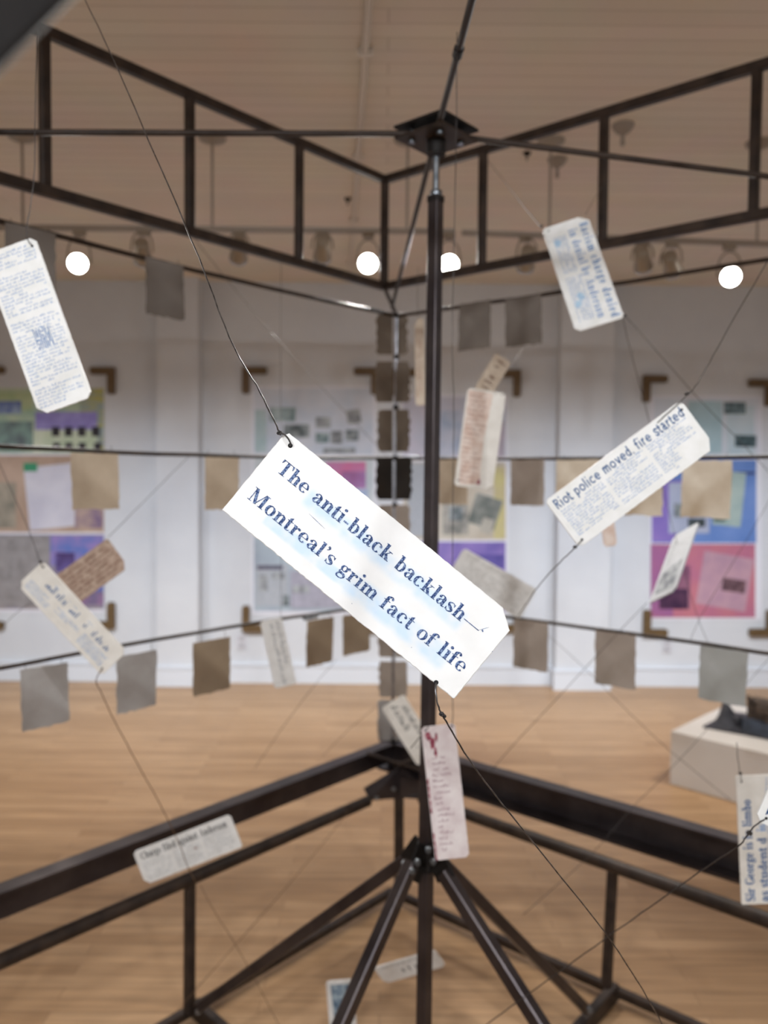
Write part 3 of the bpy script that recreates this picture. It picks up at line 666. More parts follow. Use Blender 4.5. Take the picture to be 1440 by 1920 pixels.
def riot2(b, Lm, Wm):
    body(b, .010, Lm * .335, .028, Wm - .012, .0043, 60, .9, .5, hgt=.5); body(b, Lm * .365, Lm * .64, .026, Wm - .010, .0043, 61, .9, .5, hgt=.5)
    body(b, Lm * .67, Lm - .012, .026, .056, .0043, 62, .95, .5, hgt=.5); body(b, Lm * .67, Lm * .80, .056, .078, .0043, 63, .95, .5, hgt=.5)
make_tag('riot', (1022, 940), (1277, 750), (1088, 1027), 1.2, porcelain, 'white tag headlined Riot police moved, fire started, at right',
         [('lettering', ink_blue, riot), ('newsprint', ink_mid, riot2)], clip={'BR': (.010, .016), 'TR': .007, 'TL': .004, 'BL': .006}, holes=((Lm_ if False else .243, .012), (.010, .078)))
def geo(b, Lm, Wm): text(b, 'Sir George is in limbo', .006, .026, .025, Lm * .79, sx=.86, st=BOLD); text(b, 'as student d', .004, .053, .025, Lm * .5, st=BOLD)
def geo2(b, Lm, Wm): body(b, .03, Lm - .006, .060, Wm - .006, .0058, 71, .9, .5); text(b, 'is _', Lm * .56, .053, .025, Lm * .16, st=BOLD)
make_tag('george', (1391, 1697), (1380, 1455), (1476, 1701), 1.57, porc_warm, 'off-white tag reading Sir George is in limbo, upright at the right edge',
         [('lettering', ink_blue, geo), ('newsprint', ink_mid, geo2)], clip={'TL': .002, 'TR': .003}, holes=((Lm_ if False else .238, .010),))
def four(b, Lm, Wm): text(b, 'Four', .012, .030, .030, .08, st=BOLD); body(b, .02, Lm - .02, .04, Wm - .01, .006, 73, .9, .5)
make_tag('four', (1415, 1538), (1570, 1190), (1550, 1610), 1.0, porcelain, 'small corner of a white tag with blue lettering poking in at lower right edge',
         [('lettering', ink_blue, four)], clip={'TL': .008}, holes=((.008, .012),))
def low(b, Lm, Wm):
    for k, (a, c) in enumerate(((.040, .100), (.110, .142), (.152, .166), (.176, .226))): body(b, a, c - .004, .031, .032, .017, 81 + k, 1, .27, hgt=.62)
def low2(b, Lm, Wm):
    body(b, .055, .175, .0165, .018, .0035, 90, .6, .5); body(b, .012, .075, .045, Wm - .008, .0042, 91, .95, .5); body(b, .09, .155, .043, .054, .0042, 92, .9, .5); body(b, .165, .235, .040, Wm - .006, .0042, 93, .95, .5)
make_tag('low', (80, 1052), (238, 1222), (36, 1101), 1.65, porc_warm, 'off-white tag with rows of blue newsprint at lower left, its wire hanging below',
         [('lettering', ink_blue, low), ('newsprint', ink_mid, low2)], clip={'BL': (.012, .012), 'TR': .010, 'TL': .006, 'BR': .006}, holes=((.010, .008), (.242, .06)))
make_tag('tan', (98, 1084), (201, 1009), (122, 1150), 1.95, porc_tan, 'tan scribbled tag crossing behind the off-white blue newsprint tag at left',
         [('scrawl', ink_brown, lambda b, Lm, Wm: scrawl(b, .02, Lm - .006, .016, Wm - .012, .0115, 3))], clip={'TR': .004, 'BR': (.012, .02)}, holes=((.16, .008),))
def rust(b, Lm, Wm): scrawl(b, .006, Lm * .62, .02, Wm - .01, .012, 5, .55, .05)
make_tag('rust', (877, 727), (949, 737), (843, 909), 2.05, porc_warm, 'pinkish tag with rust coloured handwriting, just right of the mast',
         [('stain', porc_pink, lambda b, Lm, Wm: b.face([(.004, -.004, .0002), (.066, -.006, .0002), (.058, -Wm * .5, .0002), (.062, -Wm + .012, .0002), (.012, -Wm + .004, .0002), (.004, -Wm * .6, .0002)])), ('scrawl', ink_rust, rust), ('ink_blot', ink_red, one_blot(.060, .232, .005, .009, 3))], clip={'BR': (.02, .014), 'TR': .008}, holes=((.088, .006), (.008, .235)))
make_tag('buff', (929, 662), (959, 680), (872, 760), 2.5, porc_buff, 'small buff tag with dark scribble showing above the pinkish handwritten tag',
         [('scrawl', ink_brown, lambda b, Lm, Wm: scrawl(b, Lm * .25, Lm - .002, .02, Wm * .7, .018, 8, .6, .09))], clip={'TR': .008})
make_tag('sliver', (795, 597), (797, 760), (777, 600), 2.33, porc_buff, 'thin buff tag seen nearly edge-on between the corner rod and the mast',
         [('scrawl', ink_rust, lambda b, Lm, Wm: scrawl(b, .03, Lm - .02, .012, Wm - .004, .009, 9))], clip={'BL': (.02, .01), 'TR': .003})
make_tag('white', (870, 1027), (1007, 1105), (836, 1082), 2.4, porc_grey, 'plain whitish tag with faint grey print, half behind the big headline tag',
         [('newsprint', mat('faint_print', (182, 180, 176), .7), lambda b, Lm, Wm: body(b, .02, Lm - .02, .018, Wm - .016, .012, 21, .8, .5))], clip={'BR': .008, 'TL': .008}, holes=((.215, .09),))
def stud(b, Lm, Wm): body(b, .010, .205, .034, .035, .024, 101, 1, .28, hgt=.72); body(b, .06, .2, .062, .063, .024, 102, 1, .28, hgt=.72)
make_tag('student', (757, 1302), (824, 1410), (717, 1331), 2.5, porc_warm, 'whitish tag with black type tilted at the base of the back corner',
         [('lettering', ink_black, lambda b, Lm, Wm: (body(b, .03, .13, .026, .027, .02, 101, 1, .26, hgt=.8), body(b, .012, .15, .055, .056, .02, 102, 1, .26, hgt=.8)))], holes=((.16, .05),))
def rose(b, Lm, Wm): scrawl(b, .010, Lm - .012, .06, Wm - .012, .0105, 15, .6, .05)
make_tag('rose', (789, 1364), (853, 1357), (826, 1613), 1.48, porc_rose, 'pale tag with oxblood stains and faint writing, hanging in front of the mast foot',
         [('scrawl', ink('mauve_ink', (140, 104, 116), (186, 158, 166), 240), rose)] + [('ink_blot', ink_red, one_blot(x, y, rx, ry, k + 60)) for k, (x, y, rx, ry) in enumerate(((.012, .018, .006, .010), (.018, .030, .006, .012), (.022, .048, .003, .012), (.026, .020, .003, .010)))] + [('edge_stain', ink_red, one_blot(.0025, .10 + k * .013 + .035 * (k > 4), .0018, .008, k + 80)) for k in range(9)], clip={'BR': .006, 'TR': .004, 'BL': .006}, holes=((.008, .006),))
def charge(b, Lm, Wm): text(b, 'Charge filed against Anderson', .014, .0245, .0235, Lm - .030, sx=.70, st=dict(T=.14, t=.055, serif=True))
def charge2(b, Lm, Wm):
    for k, (a, c, y0) in enumerate(((.05, .32, .034), (.36, .63, .034), (.67, .95, .030))): body(b, Lm * a, Lm * c, y0, Wm - .006, .0046, 110 + k, .9, .5)
make_tag('charge', (249, 1598), (431, 1527), (276, 1658), 1.92, porc_grey, 'greyish white tag headlined Charge filed against Anderson, before the left base beam',
         [('lettering', ink_black, charge), ('newsprint', ink('pale_grey_print', (158, 160, 162), (186, 188, 188), 260), charge2), ('ink_blot', ink_rust, lambda b, Lm, Wm: blot(b, Lm * .58, .045, .005, .003, 4))], clip={'BL': (.012, .012), 'TR': .006, 'BR': .004})
make_tag('floor', (699, 1815), (814, 1786), (721, 1841), 2.28, porc_grey, 'pale tag lying almost flat above the floor behind the mast foot',
         [('lettering', ink_black, lambda b, Lm, Wm: text(b, 'stud', Lm * .36, Wm * .66, Wm * .42, Lm * .42)), ('newsprint', ink_grey, lambda b, Lm, Wm: body(b, .02, Lm - .02, Wm * .2, Wm * .3, Wm * .14, 6, .9, .5))], clip={'BL': .012, 'BR': .01}, ratio=.36, flip=-1)
make_tag('print', (611, 1840), (662, 1836), (632, 1990), 2.1, porc_grey, 'pale tag with blue-grey picture behind the lower left mast brace',
         [('picture', ink('blue_grey_halftone', (84, 104, 124), (150, 166, 176), 60), lambda b, Lm, Wm: b.face([(Lm * .16, -Wm * .05, .0003), (Lm * .98, -Wm * .05, .0003), (Lm * .95, -Wm * .5, .0003), (Lm * .2, -Wm * .5, .0003)]))])
def strip(b, Lm, Wm): pass
make_tag('strip', (528, 1157), (556, 1282), (487, 1166), 2.38, porc_buff if False else porc_grey, 'cream strip tag with grey upright type, hanging in front of the lower left bar',
         [('lettering', ink_grey, lambda b, Lm, Wm: (body(b, .01, Lm - .008, .020, .021, .015, 121, .95, .36, hgt=.7), body(b, .012, Lm - .01, .038, .039, .015, 122, .95, .36, hgt=.6)))])
def photo(b, Lm, Wm):
    z = .0003; b.face([(Lm * .52, -Wm * .14, z), (Lm * .93, -Wm * .14, z), (Lm * .90, -Wm * .86, z), (Lm * .60, -Wm * .86, z)])
make_tag('photo', (1310, 977), (1264, 1104), (1264, 1003), 2.0, mat('grey_porcelain', (188, 191, 196), .6, 0, (178, 181, 186), 30), 'white tag with a grey photograph turned sideways before the pink poster',
         [('picture', ink('grey_halftone', (104, 110, 118), (186, 190, 194), 40, .35, .7), photo), ('lettering', ink_grey, lambda b, Lm, Wm: body(b, .03, Lm * .5, Wm * .8, Wm * .81, .012, 5, .9, .4, hgt=.4))], clip={'BL': .01, 'TR': .012, 'BR': .004}, ratio=.4, flip=-1)
make_tag('stub', (1118, 905), (1143, 902), (1123, 1027), 1.9, porc_pink, 'pinkish tag end peeping out under the riot headline tag', [])

# ------------------------------------------------------------------ wires
def smooth(P, n=6):
    out = []; m = len(P)
    for i in range(m - 1):
        a, b_, c, d = P[max(i - 1, 0)], P[i], P[i + 1], P[min(i + 2, m - 1)]
        for k in range(n):
            t = k / n; out.append(.5 * ((2 * b_) + (c - a) * t + (2 * a - 5 * b_ + 4 * c - d) * t * t + (3 * b_ - a - 3 * c + d) * t ** 3))
    out.append(P[-1]); return out
def wire(P, label, r=.0007, knots=(), m=None, jit=.0005):
    P = [at(*p) if not isinstance(p, Vector) else p for p in P]; Q = smooth(P); rr = random.Random(label)
    Q = [Q[0]] + [q + Vector((rr.uniform(-jit, jit), 0, rr.uniform(-jit, jit))) for q in Q[1:-1]] + [Q[-1]]
    root = None
    b = MB(); b.tube(Q, r, 6); o = b.build('wire', m or wire_m); tag(o, label, 'wire', 'wires strung through the cage')
    for kp, ks in knots:
        kp = at(*kp) if not isinstance(kp, Vector) else kp
        kb = MB(); rr = random.Random(str(kp)); K = []
        for i in range(26):
            a = i * 1.9; K.append(kp + Vector((math.cos(a) * ks, math.sin(i * .83) * ks * .7, math.sin(a) * ks * rr.uniform(.5, 1))))
        kb.tube(K, r * .95, 5); kb.build('knot', wire_m, o)
    return o
h1 = tp('main', .0100, .0072); h2 = tp('main', .2235, .0815)
wire([(120, -90, 1.25), (160, 0, 1.1), (215, 118, .97), (355, 440, .80), (430, 632, .73), (480, 722, .69), (517, 795, .664), (523, 812, .657)], 'twisted wire from the top left down to the big headline tag', .0007, [((524, 812, .657), .0018)], m=wire_sil, jit=.0004)
wire([(523, 812, .657), (532, 814, .656), (540, 822, .655), h1 + n_ if False else (545, 832, .656), h1 - CF * .0002], 'short wire loop through the upper eyelet of the big headline tag', .0008, jit=0)
wire([h2, (817, 1300, .655), (822, 1325, .655), (828, 1339, .656), (836, 1352, .66), (880, 1425, .68), (960, 1530, .72), (1140, 1757, .84), (1225, 1890, .92), (1262, 1960, .97)], 'wire from the lower eyelet of the big headline tag down to the right', .0007, m=wire_sil, jit=.0003, knots=[((828, 1339, .656), .0018), ((833, 1343, .658), .0012)])
wire([(74, -60, 1.2), (70, 20, 1.19), (68, 130, 1.18), (66, 230, 1.175), (64, 330, 1.17), (58, 380, 1.165), (50, 437, 1.16), tp('left', .0735, .012)], 'pale wire dropping straight to the blue stamped tag', .0007)
wire([(905, 290, 2.7), (940, 333, 2.3), (980, 385, 1.95), (1016, 428, 1.7)], 'wire from the right truss down to the faded headline tag', .0008, [((1015, 424, 1.7), .003)])
wire([(1131, 345, 2.4), (1115, 372, 2.1), (1098, 402, 1.75)], 'faint short wire from truss upright to the faded headline tag', .0006)
wire([(1170, 590, 1.7), (1230, 657, 1.75), (1310, 747, 1.85), (1390, 830, 2.0), (1470, 915, 2.1)], 'wire from the faded headline tag down across to the right edge', .0008, [((1172, 592, 1.7), .003)])
wire([(1168, 598, 1.75), (1183, 660, 1.8), (1215, 780, 1.85), (1224, 812, 1.9)], 'faint wire dropping from the faded headline tag behind the riot tag', .0007)
wire([(1470, 445, 1.35), (1440, 490, 1.32), (1380, 590, 1.28), (1330, 680, 1.24), (1303, 725, 1.21), (1285, 744, 1.195), tp('riot', .202, .006)], 'wire from the upper right down to the riot headline tag', .0008, [((1288, 738, 1.2), .003)])
wire([tp('riot', .010, .078), (1080, 1025, 1.19), (1050, 1054, 1.25), (1010, 1098, 1.4), (985, 1135, 1.6), (966, 1162, 1.85)], 'wire from the lower corner of the riot headline tag to the lower bar', .0008, [((1078, 1026, 1.19), .0026)])
wire([(-10, 850, 1.75), (15, 905, 1.72), (50, 985, 1.68), (75, 1052, 1.64), tp('low', .010, .008)], 'wire from the left edge to the top of the blue newsprint tag', .0008, [((76, 1053, 1.64), .003)])
wire([tp('low', .242, .058), (180, 1276, 1.64), (192, 1303, 1.66), (215, 1352, 1.7), (262, 1440, 1.77), (300, 1508, 1.82), (335, 1580, 1.85), (352, 1625, 1.88), (366, 1652, 1.91)], 'brownish wire from the blue newsprint tag over the charge headline tag', .0010, m=wire_br)
wire([(376, 1660, 2.05), (400, 1705, 2.05), (438, 1765, 2.05), (480, 1840, 2.05), (524, 1925, 2.05)], 'thin brown wire under the left tube rail down to the floor', .0008, m=wire_br)
wire([(653, 1522, 2.66), (610, 1576, 2.55), (540, 1660, 2.4), (450, 1762, 2.25), (370, 1852, 2.15), (330, 1898, 2.1)], 'thin brown wire from left tube rail slanting down to the floor rail', .0009, m=wire_br)
wire([tp('four', .006, .010), (1414, 1550, .995), (1400, 1568, 1.0), (1380, 1590, 1.02), (1310, 1636, 1.12), (1180, 1728, 1.25), (1060, 1814, 1.35), (960, 1886, 1.42), (880, 1945, 1.48)], 'dark wire from the small corner tag slanting down across the braces', .0009, [((1405, 1562, 1.0), .003)])
wire([(857, 60, 1.3), (856, 210, 1.36), (852, 420, 1.42), (848, 640, 1.44), (851, 760, 1.45), (850, 900, 1.46), (848, 1120, 1.46), (849, 1340, 1.47), (845, 1360, 1.47)], 'long thin wire hanging beside the mast down to the stained tag', .0007)
wire([(803, 1364, 1.475), (794, 1374, 1.5), (770, 1403, 1.6)], 'short dark wire between stained tag and the tilted black type tag', .0010)
wire([(355, 855, 2.2), (300, 910, 2.12), (250, 960, 2.02), (203, 1007, 1.94)], 'faint wire from middle left bar to the tan scribbled tag', .0007)
wire([(55, 1132, 1.98), (30, 1150, 2.02), (0, 1178, 2.1), (-30, 1200, 2.15)], 'faint wire at the left edge below the tan tag', .0006)
wire([(355, 436, 2.5), (430, 530, 2.65), (520, 635, 2.8), (640, 765, 3.0), (735, 865, 3.15)], 'faint wire slanting across the white wall behind the headline wire', .0008)
wire([(527, 480, 2.5), (526, 700, 2.45), (528, 950, 2.42), (526, 1160, 2.38)], 'faint upright wire down to the cream strip tag', .0007)
wire([(1012, 598, 2.7), (985, 645, 2.6), (958, 690, 2.5)], 'faint wire from upper right bar to the small buff tag', .0007)
wire([(784, 500, 2.4), (783, 560, 2.35), (785, 600, 2.33)], 'faint wire above the edge-on buff tag', .0007)
wire([(1213, 1130, 2.0), (1160, 1185, 2.02), (1070, 1282, 2.05), (960, 1400, 2.1), (905, 1465, 2.14)], 'faint wire from the photograph tag down left to the right base beam', .0007)
wire([(1030, 1192, 2.6), (1080, 1238, 2.5), (1130, 1287, 2.4), (1240, 1393, 2.3), (1370, 1500, 2.2)], 'faint wire crossing the white plinth from the lower right bar', .0007)
wire([(1450, 1225, 2.3), (1350, 1340, 2.3), (1250, 1450, 2.25), (1185, 1515, 2.25), (1110, 1600, 2.2), (980, 1716, 2.1)], 'thin wire from right edge past the plinth to the mast brace', .0007)
wire([(1381, 1392, 1.6), (1384, 1425, 1.58), (1388, 1452, 1.565), (1391, 1466, 1.56)], 'short wire above the Sir George tag', .0008, [((1388, 1450, 1.565), .003)])
wire([(1240, 905, 2.05), (1262, 990, 2.05), (1285, 1080, 2.05), (1310, 1162, 2.05), (1328, 1206, 2.05)], 'faint wire before the purple and blue poster ending at the lower bar', .0006)
wire([(1450, 925, 2.1), (1400, 1012, 2.1), (1350, 1095, 2.1), (1312, 1160, 2.05), (1293, 1204, 2.02)], 'faint wire slanting from right edge to the lower right bar', .0006, [((1294, 1204, 2.02), .004)])
wire([(632, 1236, 2.5), (595, 1278, 2.5), (540, 1350, 2.5), (478, 1440, 2.5)], 'faint wire over the floor from the big tag down to left base beam', .0007)
wire([(705, 1325, 2.6), (650, 1372, 2.6), (605, 1418, 2.6)], 'faint short wire over the floor beside the back corner', .0006)
wire([(945, 1002, 1.75), (1000, 1040, 1.75), (1070, 935, 1.72) if False else (1035, 985, 1.72)], 'faint wire between whitish tag and riot headline tag', .0006) if False else None

# ------------------------------------------------------------------ posters and their L brackets
brk = mat('brown_wood_bracket', (104, 82, 50), .55, 0, (84, 64, 36), 20, stretch=(1, 1, 6))
def wp(x, y, off=0.): return on_y(x, y, WALL - off)
def flat(cols): return cols
pm = {}
def pmat(c1, c2=None, sc=6, lo=.35, hi=.65, stretch=(1, 1, 1)):
    k = 'print_%d_%d_%d' % c1 + ('_%d_%d_%d' % c2 if c2 else ''); return mat(k, c1, .7, 0, c2, sc, 4, lo, hi, stretch=stretch, spec=.25)
def poster(label, backing, rows):
    """backing: (x0,y0,x1,y1) px; rows: list of (sheet rect px, base material, [(rect px, material, angle)])"""
    x0, y0, x1, y1 = backing; c = wp((x0 + x1) / 2, y1, .004); root = thing('poster', c, label, 'poster', 'collage posters on the back wall')
    b = MB(); b.slab([wp(x0, y1, .001), wp(x1, y1, .001), wp(x1, y0, .001), wp(x0, y0, .001)], (0, -1, 0), .003); b.build('paper', mat('poster_paper', (216, 216, 224), .6), root)
    for rect, bm, els in rows:
        b = MB(); X0, Y0, X1, Y1 = rect
        b.slab([wp(X0, Y1, .004), wp(X1, Y1, .004), wp(X1, Y0, .004), wp(X0, Y0, .004)], (0, -1, 0), .001); ms = [bm]
        for i, (er, em, ang) in enumerate(els):
            if em not in ms: ms.append(em)
            b.cur = ms.index(em); ex0, ey0, ex1, ey1 = er; cx, cy = (ex0 + ex1) / 2, (ey0 + ey1) / 2; a = math.radians(ang); P = []
            for qx, qy in ((ex0, ey1), (ex1, ey1), (ex1, ey0), (ex0, ey0)):
                dx, dy = qx - cx, qy - cy; P.append(wp(cx + dx * math.cos(a) - dy * math.sin(a), cy + dx * math.sin(a) + dy * math.cos(a), .0056 + i * .0004))
            b.slab(P, (0, -1, 0), .0003)
        b.build('print_panel', ms, root)
    return root
def bracket(cx, cy, sx, sy, label, ax=46, ay=50, w=14):
    """(cx,cy) outer corner px; arms run towards sx, sy"""
    k = WALL / FPX; c = wp(cx, cy, 0); W = w * k
    P = [(0, 0), (ax, 0), (ax, w), (w, w), (w, ay), (0, ay)]
    r = 4; out = []
    P = [(2, 0), (ax - 3, 0), (ax, 3), (ax, w - 3), (ax - 3, w), (w, w), (w, ay - 3), (w - 3, ay), (3, ay), (0, ay - 3), (0, 2)]
    b = MB(); b.slab([Vector((c.x + sx * a * k, WALL + .004, c.z - sy * q * k)) for a, q in P], (0, -1, 0), .04)
    tag(b.build('corner_bracket', brk), label, 'bracket', 'brown corner brackets around the posters')
K = lambda *c: pmat(c)
g_txt = pmat((168, 170, 178), (190, 192, 198), 40, stretch=(1, 1, 6)); g_txt2 = pmat((150, 156, 164), (184, 188, 194), 40, stretch=(1, 1, 6))
dkph = pmat((58, 68, 72), (150, 158, 160), 14); teal = pmat((84, 110, 112), (168, 182, 184), 10); gph = pmat((110, 114, 118), (172, 176, 178), 14)
poster('green, yellow and purple collage poster at the left edge, behind the stamped tag', (-24, 728, 196, 1148), [
    ((-22, 728, 195, 850), pmat((150, 178, 160), (196, 206, 176), 5), [((-20, 735, 60, 770), pmat((160, 180, 138), (186, 194, 156), 9), 0), ((-10, 752, 40, 776), pmat((80, 96, 160), (150, 168, 190), 12), 0), ((150, 728, 195, 846), pmat((176, 172, 100), (140, 160, 170), 9, stretch=(1, 1, 3)), 0), ((66, 772, 182, 806), pmat((134, 124, 188), (156, 148, 204), 14), 0), ((62, 806, 182, 848), pmat((184, 200, 172), (204, 212, 190), 8), 0)]
     + [((x, 800, x + 15, 818), pmat((38, 36, 42), (70, 66, 70), 30), 0) for x in (97, 121, 146, 172)] + [((x, 830, x + 14, 846), pmat((38, 36, 42), (70, 66, 70), 30), 0) for x in (99, 122, 147, 176)] + [((-5, 790, 62, 846), pmat((132, 160, 150), (96, 104, 110), 10), 0)]),
    ((-22, 854, 195, 998), pmat((184, 160, 142), (160, 136, 118), 4), [((50, 872, 150, 990), pmat((206, 204, 212), (190, 188, 200), 5), -6), ((44, 868, 70, 884), pmat((64, 140, 104)), 0), ((-20, 905, 30, 990), pmat((120, 116, 104), (160, 150, 134), 8), 0), ((140, 950, 192, 990), pmat((172, 150, 140), (124, 104, 130), 9), 0)]),
    ((-22, 1002, 195, 1142), pmat((134, 128, 148), (150, 140, 140), 5), [((-22, 1004, 94, 1138), pmat((150, 146, 146), (128, 124, 124), 14), 0), ((94, 1004, 194, 1060), pmat((92, 112, 176), (146, 124, 176), 9), 0), ((104, 1036, 140, 1072), pmat((70, 54, 100), (96, 84, 140), 12), 0), ((150, 1078, 194, 1108), pmat((76, 92, 164), (92, 108, 176), 10), 0), ((120, 1108, 194, 1134), pmat((146, 112, 146), (110, 100, 130), 10), 0)])])
poster('pale blue poster with grey photographs and a pink panel behind the big headline tag', (472, 724, 705, 1152), [
    ((476, 728, 700, 852), pmat((186, 196, 210), (204, 208, 218), 5), [((478, 768, 500, 848), pmat((160, 182, 186), (176, 192, 196), 8), 0), ((506, 764, 554, 790), teal, 0), ((532, 796, 580, 820), dkph, 0), ((592, 782, 620, 802), gph, 0), ((650, 768, 676, 794), gph, -8), ((592, 812, 616, 830), teal, 0), ((620, 808, 642, 832), gph, 0), ((648, 806, 672, 826), dkph, 0), ((606, 840, 666, 850), gph, 0)]),
    ((476, 856, 700, 998), pmat((198, 204, 206), (180, 190, 196), 5), [((610, 866, 686, 916), pmat((196, 110, 148), (180, 130, 172), 6), 0), ((640, 884, 686, 914), pmat((146, 96, 140), (160, 120, 170), 9), 0), ((620, 916, 690, 960), pmat((120, 150, 190), (180, 190, 210), 9), 0)]),
    ((476, 1002, 700, 1146), pmat((172, 186, 194), (154, 164, 176), 6), [((480, 1058, 540, 1136), g_txt2, 0), ((482, 1060, 530, 1068), pmat((92, 92, 108)), 0), ((486, 1078, 502, 1108), gph, 0), ((510, 1074, 534, 1086), gph, 0), ((530, 1116, 542, 1136), dkph, 0), ((544, 1070, 640, 1140), pmat((168, 166, 180), (152, 152, 164), 20), 0), ((548, 1098, 580, 1112), gph, 0)])])
poster('poster with beige clippings, grey photograph and violet band behind the mast', (752, 740, 952, 1152), [
    ((756, 744, 948, 862), pmat((196, 192, 206), (180, 186, 200), 5), [((826, 770, 866, 852), pmat((150, 164, 186), (186, 190, 204), 9), 0), ((915, 790, 946, 856), pmat((184, 170, 184), (160, 156, 166), 9), 0)]),
    ((756, 866, 948, 1012), pmat((178, 168, 152), (196, 190, 178), 5), [((926, 876, 948, 1010), pmat((192, 184, 130), (180, 168, 136), 8), 0), ((764, 868, 800, 1006), g_txt2, 0), ((830, 945, 878, 1002), pmat((110, 112, 108), (172, 168, 160), 12), 0), ((842, 950, 868, 976), dkph, 0), ((884, 930, 936, 988), pmat((96, 102, 98), (140, 142, 136), 10), 18), ((902, 972, 924, 1000), pmat((164, 160, 150), (176, 172, 162), 9), 18)]),
    ((756, 1016, 948, 1146), pmat((104, 92, 160), (142, 122, 184), 5), [((756, 1018, 850, 1060), pmat((148, 128, 186), (124, 110, 176), 9), 0), ((886, 1040, 946, 1066), pmat((84, 76, 142), (104, 92, 160), 8), 0)])])
poster('purple, blue and pink gradient poster on the right wall bay', (1219, 742, 1428, 1162), [
    ((1226, 746, 1424, 860), pmat((196, 204, 214), (206, 210, 220), 4), [((1290, 752, 1354, 850), pmat((158, 186, 196), (172, 196, 204), 6), 0), ((1362, 760, 1414, 852), pmat((176, 196, 206), (190, 204, 212), 6), 0), ((1357, 754, 1398, 776), pmat((40, 56, 62), (120, 140, 146), 18), 0), ((1378, 816, 1418, 838), pmat((40, 56, 62), (90, 112, 118), 18), 2)]),
    ((1222, 862, 1418, 1018), pmat((92, 124, 184), (112, 140, 196), 4), [((1222, 900, 1280, 1016), pmat((124, 106, 178), (138, 116, 184), 5), 0), ((1254, 905, 1330, 1000), pmat((156, 164, 186), (170, 176, 196), 8), 0), ((1264, 944, 1282, 970), dkph, 0), ((1376, 884, 1416, 890), pmat((64, 76, 120)), 0), ((1340, 884, 1394, 986), pmat((150, 170, 168), (168, 184, 178), 8), 6), ((1290, 972, 1322, 988), pmat((46, 54, 58), (80, 90, 92), 16), 0), ((1338, 970, 1360, 978), pmat((60, 84, 80)), 0)]),
    ((1220, 1020, 1416, 1158), pmat((170, 104, 132), (184, 114, 126), 4), [((1220, 1022, 1262, 1156), pmat((146, 94, 140), (158, 98, 136), 5), 0), ((1312, 1040, 1406, 1140), pmat((168, 134, 152), (182, 146, 158), 10), 10), ((1354, 1086, 1398, 1110), pmat((70, 48, 58), (120, 92, 98), 16), 9), ((1238, 1060, 1294, 1142), pmat((112, 70, 96), (150, 104, 124), 8), 0), ((1236, 1104, 1290, 1142), pmat((56, 32, 62), (84, 54, 78), 12), 0)])])
for nm, x0, x1, ya, yb in (('green and yellow collage poster', -36, 217, 687, 1178), ('pale blue photograph poster', 455, 710, 688, 1184), ('beige and violet poster', 735, 976, 692, 1184), ('purple and pink gradient poster', 1204, 1448, 704, 1192)):
    for sx, sy, w in ((1, 1, 'upper left'), (-1, 1, 'upper right'), (1, -1, 'lower left'), (-1, -1, 'lower right')):
        dy = 0 if sx > 0 else (8 if nm[0] in 'bp' and 'gradient' in nm else 2)
        bracket(x0 if sx > 0 else x1, (ya if sy > 0 else yb) + (dy if sy > 0 else 0), sx, sy, 'brown L-shaped bracket at the %s of the %s' % (w, nm))
for x, y, lb in ((453, 1203, 'small white outlet cover low on the wall between the left pilaster and the tag strip'), (1251, 1210, 'small white outlet cover low on the wall under the gradient poster')):
    b = MB(); c = wp(x, y, .004); b.box(c, .07, .008, .115); o = b.build('outlet_cover', mat('outlet_plastic', (196, 196, 202), .4)); tag(o, lb, 'outlet')
    for dz in (.025, -.025): q = MB(); q.box(c + Vector((0, -.005, dz)), .034, .004, .028); q.build('socket', mat('outlet_grey', (170, 170, 176), .4), o)

# ------------------------------------------------------------------ lighting track, lamps
TY = 3.5
track_m = mat('track_paint', (150, 140, 128), .5)
def tr_z(x, y): return on_y(x, y, TY)
trA, trB = tr_z(-300, 424), tr_z(852, 434); trC, trD = tr_z(866, 436), tr_z(1600, 464)
for A, B, l in ((trA, trB, 'pale lighting track run hanging from the ceiling on the left'), (trC, trD, 'pale lighting track run hanging from the ceiling on the right')):
    r_ = thing('lighting_track', (A + B) / 2, l, 'lighting track', 'lighting tracks')
    b = MB(); b.bar(A, B, .034, .02); b.build('rail', track_m, r_)
    xs = (43, 398, 763) if A is trA else (1030, 1420)
    for x in xs:
        t = (on_y(x, 430, TY).x - A.x) / (B.x - A.x); P = A.lerp(B, t)
        b = MB(); b.rod(P, Vector((P.x, P.y, CEIL)), .006); b.build('stem', track_m, r_)
        b = MB(); b.lathe([(.012, -.03), (.055, -.012), (.06, 0)], Vector((P.x, P.y, CEIL)), n=20); b.build('canopy', track_m, r_)
lamp_glass = emit('lamp_glass', (255, 250, 240), 26); lamp_off = mat('lamp_lens', (196, 206, 216), .15, 0); can_m = mat('lamp_can', (150, 138, 122), .45, .2); rim_m = mat('lamp_rim', (186, 190, 196), .25, .7)
